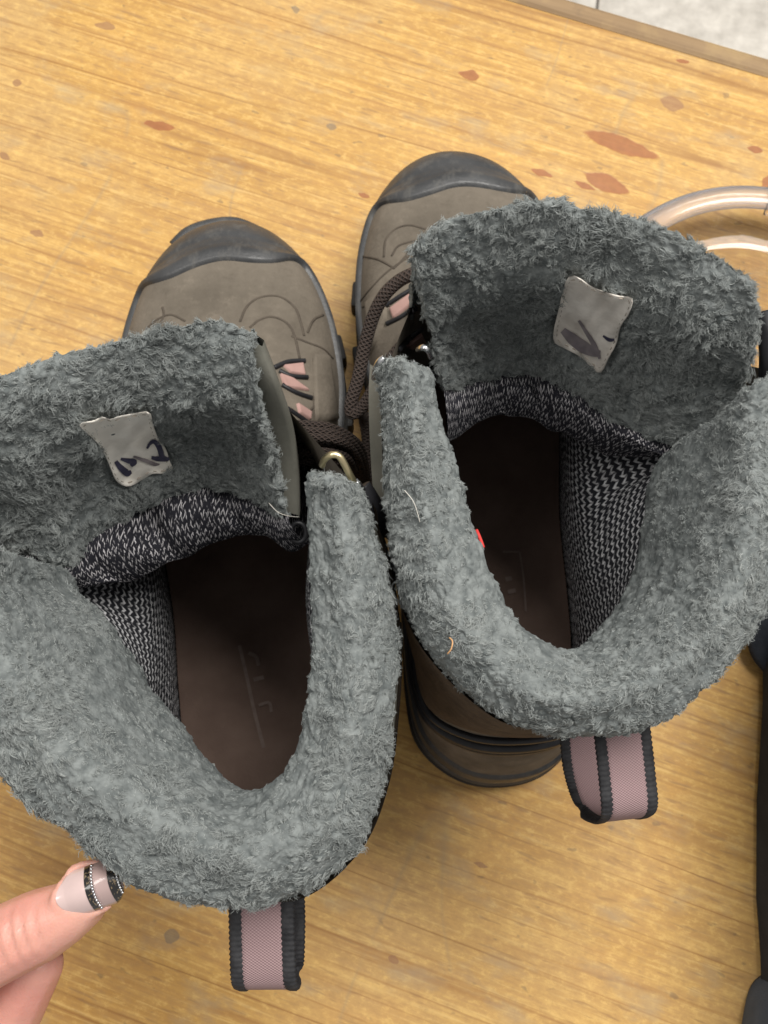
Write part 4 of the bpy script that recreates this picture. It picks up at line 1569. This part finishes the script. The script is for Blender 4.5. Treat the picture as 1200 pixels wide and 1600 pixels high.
# fold of skin round the nail's root and sides
fold = [(0.62, -0.98), (0.45, -1.06), (0.22, -1.12), (0.05, -0.95), (-0.03, -0.55), (-0.06, 0.0), (-0.03, 0.55), (0.05, 0.95), (0.22, 1.12), (0.45, 1.06), (0.62, 0.98)]
chains.append([(nail_pt(max(a, 0.0), max(-1, min(1, b)), -0.0011) + ns * (b - max(-1, min(1, b))) * 0.005 + nx * (min(a, 0.0) * nl), 0.0013) for a, b in fold])
hv, hf = remeshed(capsules(chains), 0.0009, 5)
# flatten the finger tip under the nail, crease the thumb joint
side_ax = np.cross(ax, np.array([0, 0, 1.0]))
side_ax /= np.linalg.norm(side_ax)
up_ax = np.cross(side_ax, ax)
rel = hv - T1
al = rel @ ax
hgt = rel @ up_ax
for c0, dpt in ((0.0002, 0.0011), (-0.0028, 0.0012), (-0.0062, 0.0009), (0.0034, 0.0006)):
    near = np.exp(-(((al - c0 + 0.10 * (rel @ side_ax)) / 0.0006) ** 2)) * (np.abs(rel @ side_ax) < 0.012) * (hgt > 0) * np.clip(1 - np.abs(rel @ side_ax) / 0.0085, 0, 1)
    hv = hv - up_ax * (near * dpt)[:, None]
hand = thing("hand", (wrist[0], wrist[1], wrist[2]), "hand with nude thumbnail banded in black, pinching the left boot's collar", "hand")
obj("skin", hv, hf, M['skin'], hand)

def nail_piece(name, a0, a1, mat, parent, lift, slope=0.0, n=24, m=15):
    g = np.zeros((n, m, 3))
    for i, a in enumerate(np.linspace(a0, a1, n)):
        for j, b in enumerate(np.linspace(-1, 1, m)):
            aa = min(1, max(0, a + slope * b))
            g[i, j] = nail_pt(aa, b, lift)
    h = g - nu * 0.0007
    full = np.concatenate([g, h[:, ::-1]], 1)
    o = obj(name, full.reshape(-1, 3), gridfaces(n, 2 * m, False, True).tolist(), mat, parent)
    return o


nail = nail_piece("thumb_nail", 0.0, 0.55, M['nail'], hand, 0.0)
nail_piece("nail_band", 0.42, 0.52, M['nail_black'], nail, 0.00025, 0.0)
nail_piece("nail_tip", 0.555, 0.995, M['nail_tip'], nail, 0.0)
nail_piece("nail_band", 0.80, 0.985, M['nail_black'], nail, 0.00025, 0.0)


def beads(a, n, nm="bead_row", slope=0.0):
    bm = bmesh.new()
    for b in np.linspace(-0.95, 0.95, n):
        p = nail_pt(a + slope * b, b, 0.0004)
        bmesh.ops.create_icosphere(bm, subdivisions=2, radius=0.00036, matrix=Matrix.Translation(Vector(p)))
    bm.verts.index_update()
    v = np.array([x.co for x in bm.verts])
    f = [[x.index for x in q.verts] for q in bm.faces]
    bm.free()
    return tag(obj(nm, v, f, M['steel'], nail), kind='stuff')


beads(0.550, 15)
beads(0.955, 11)
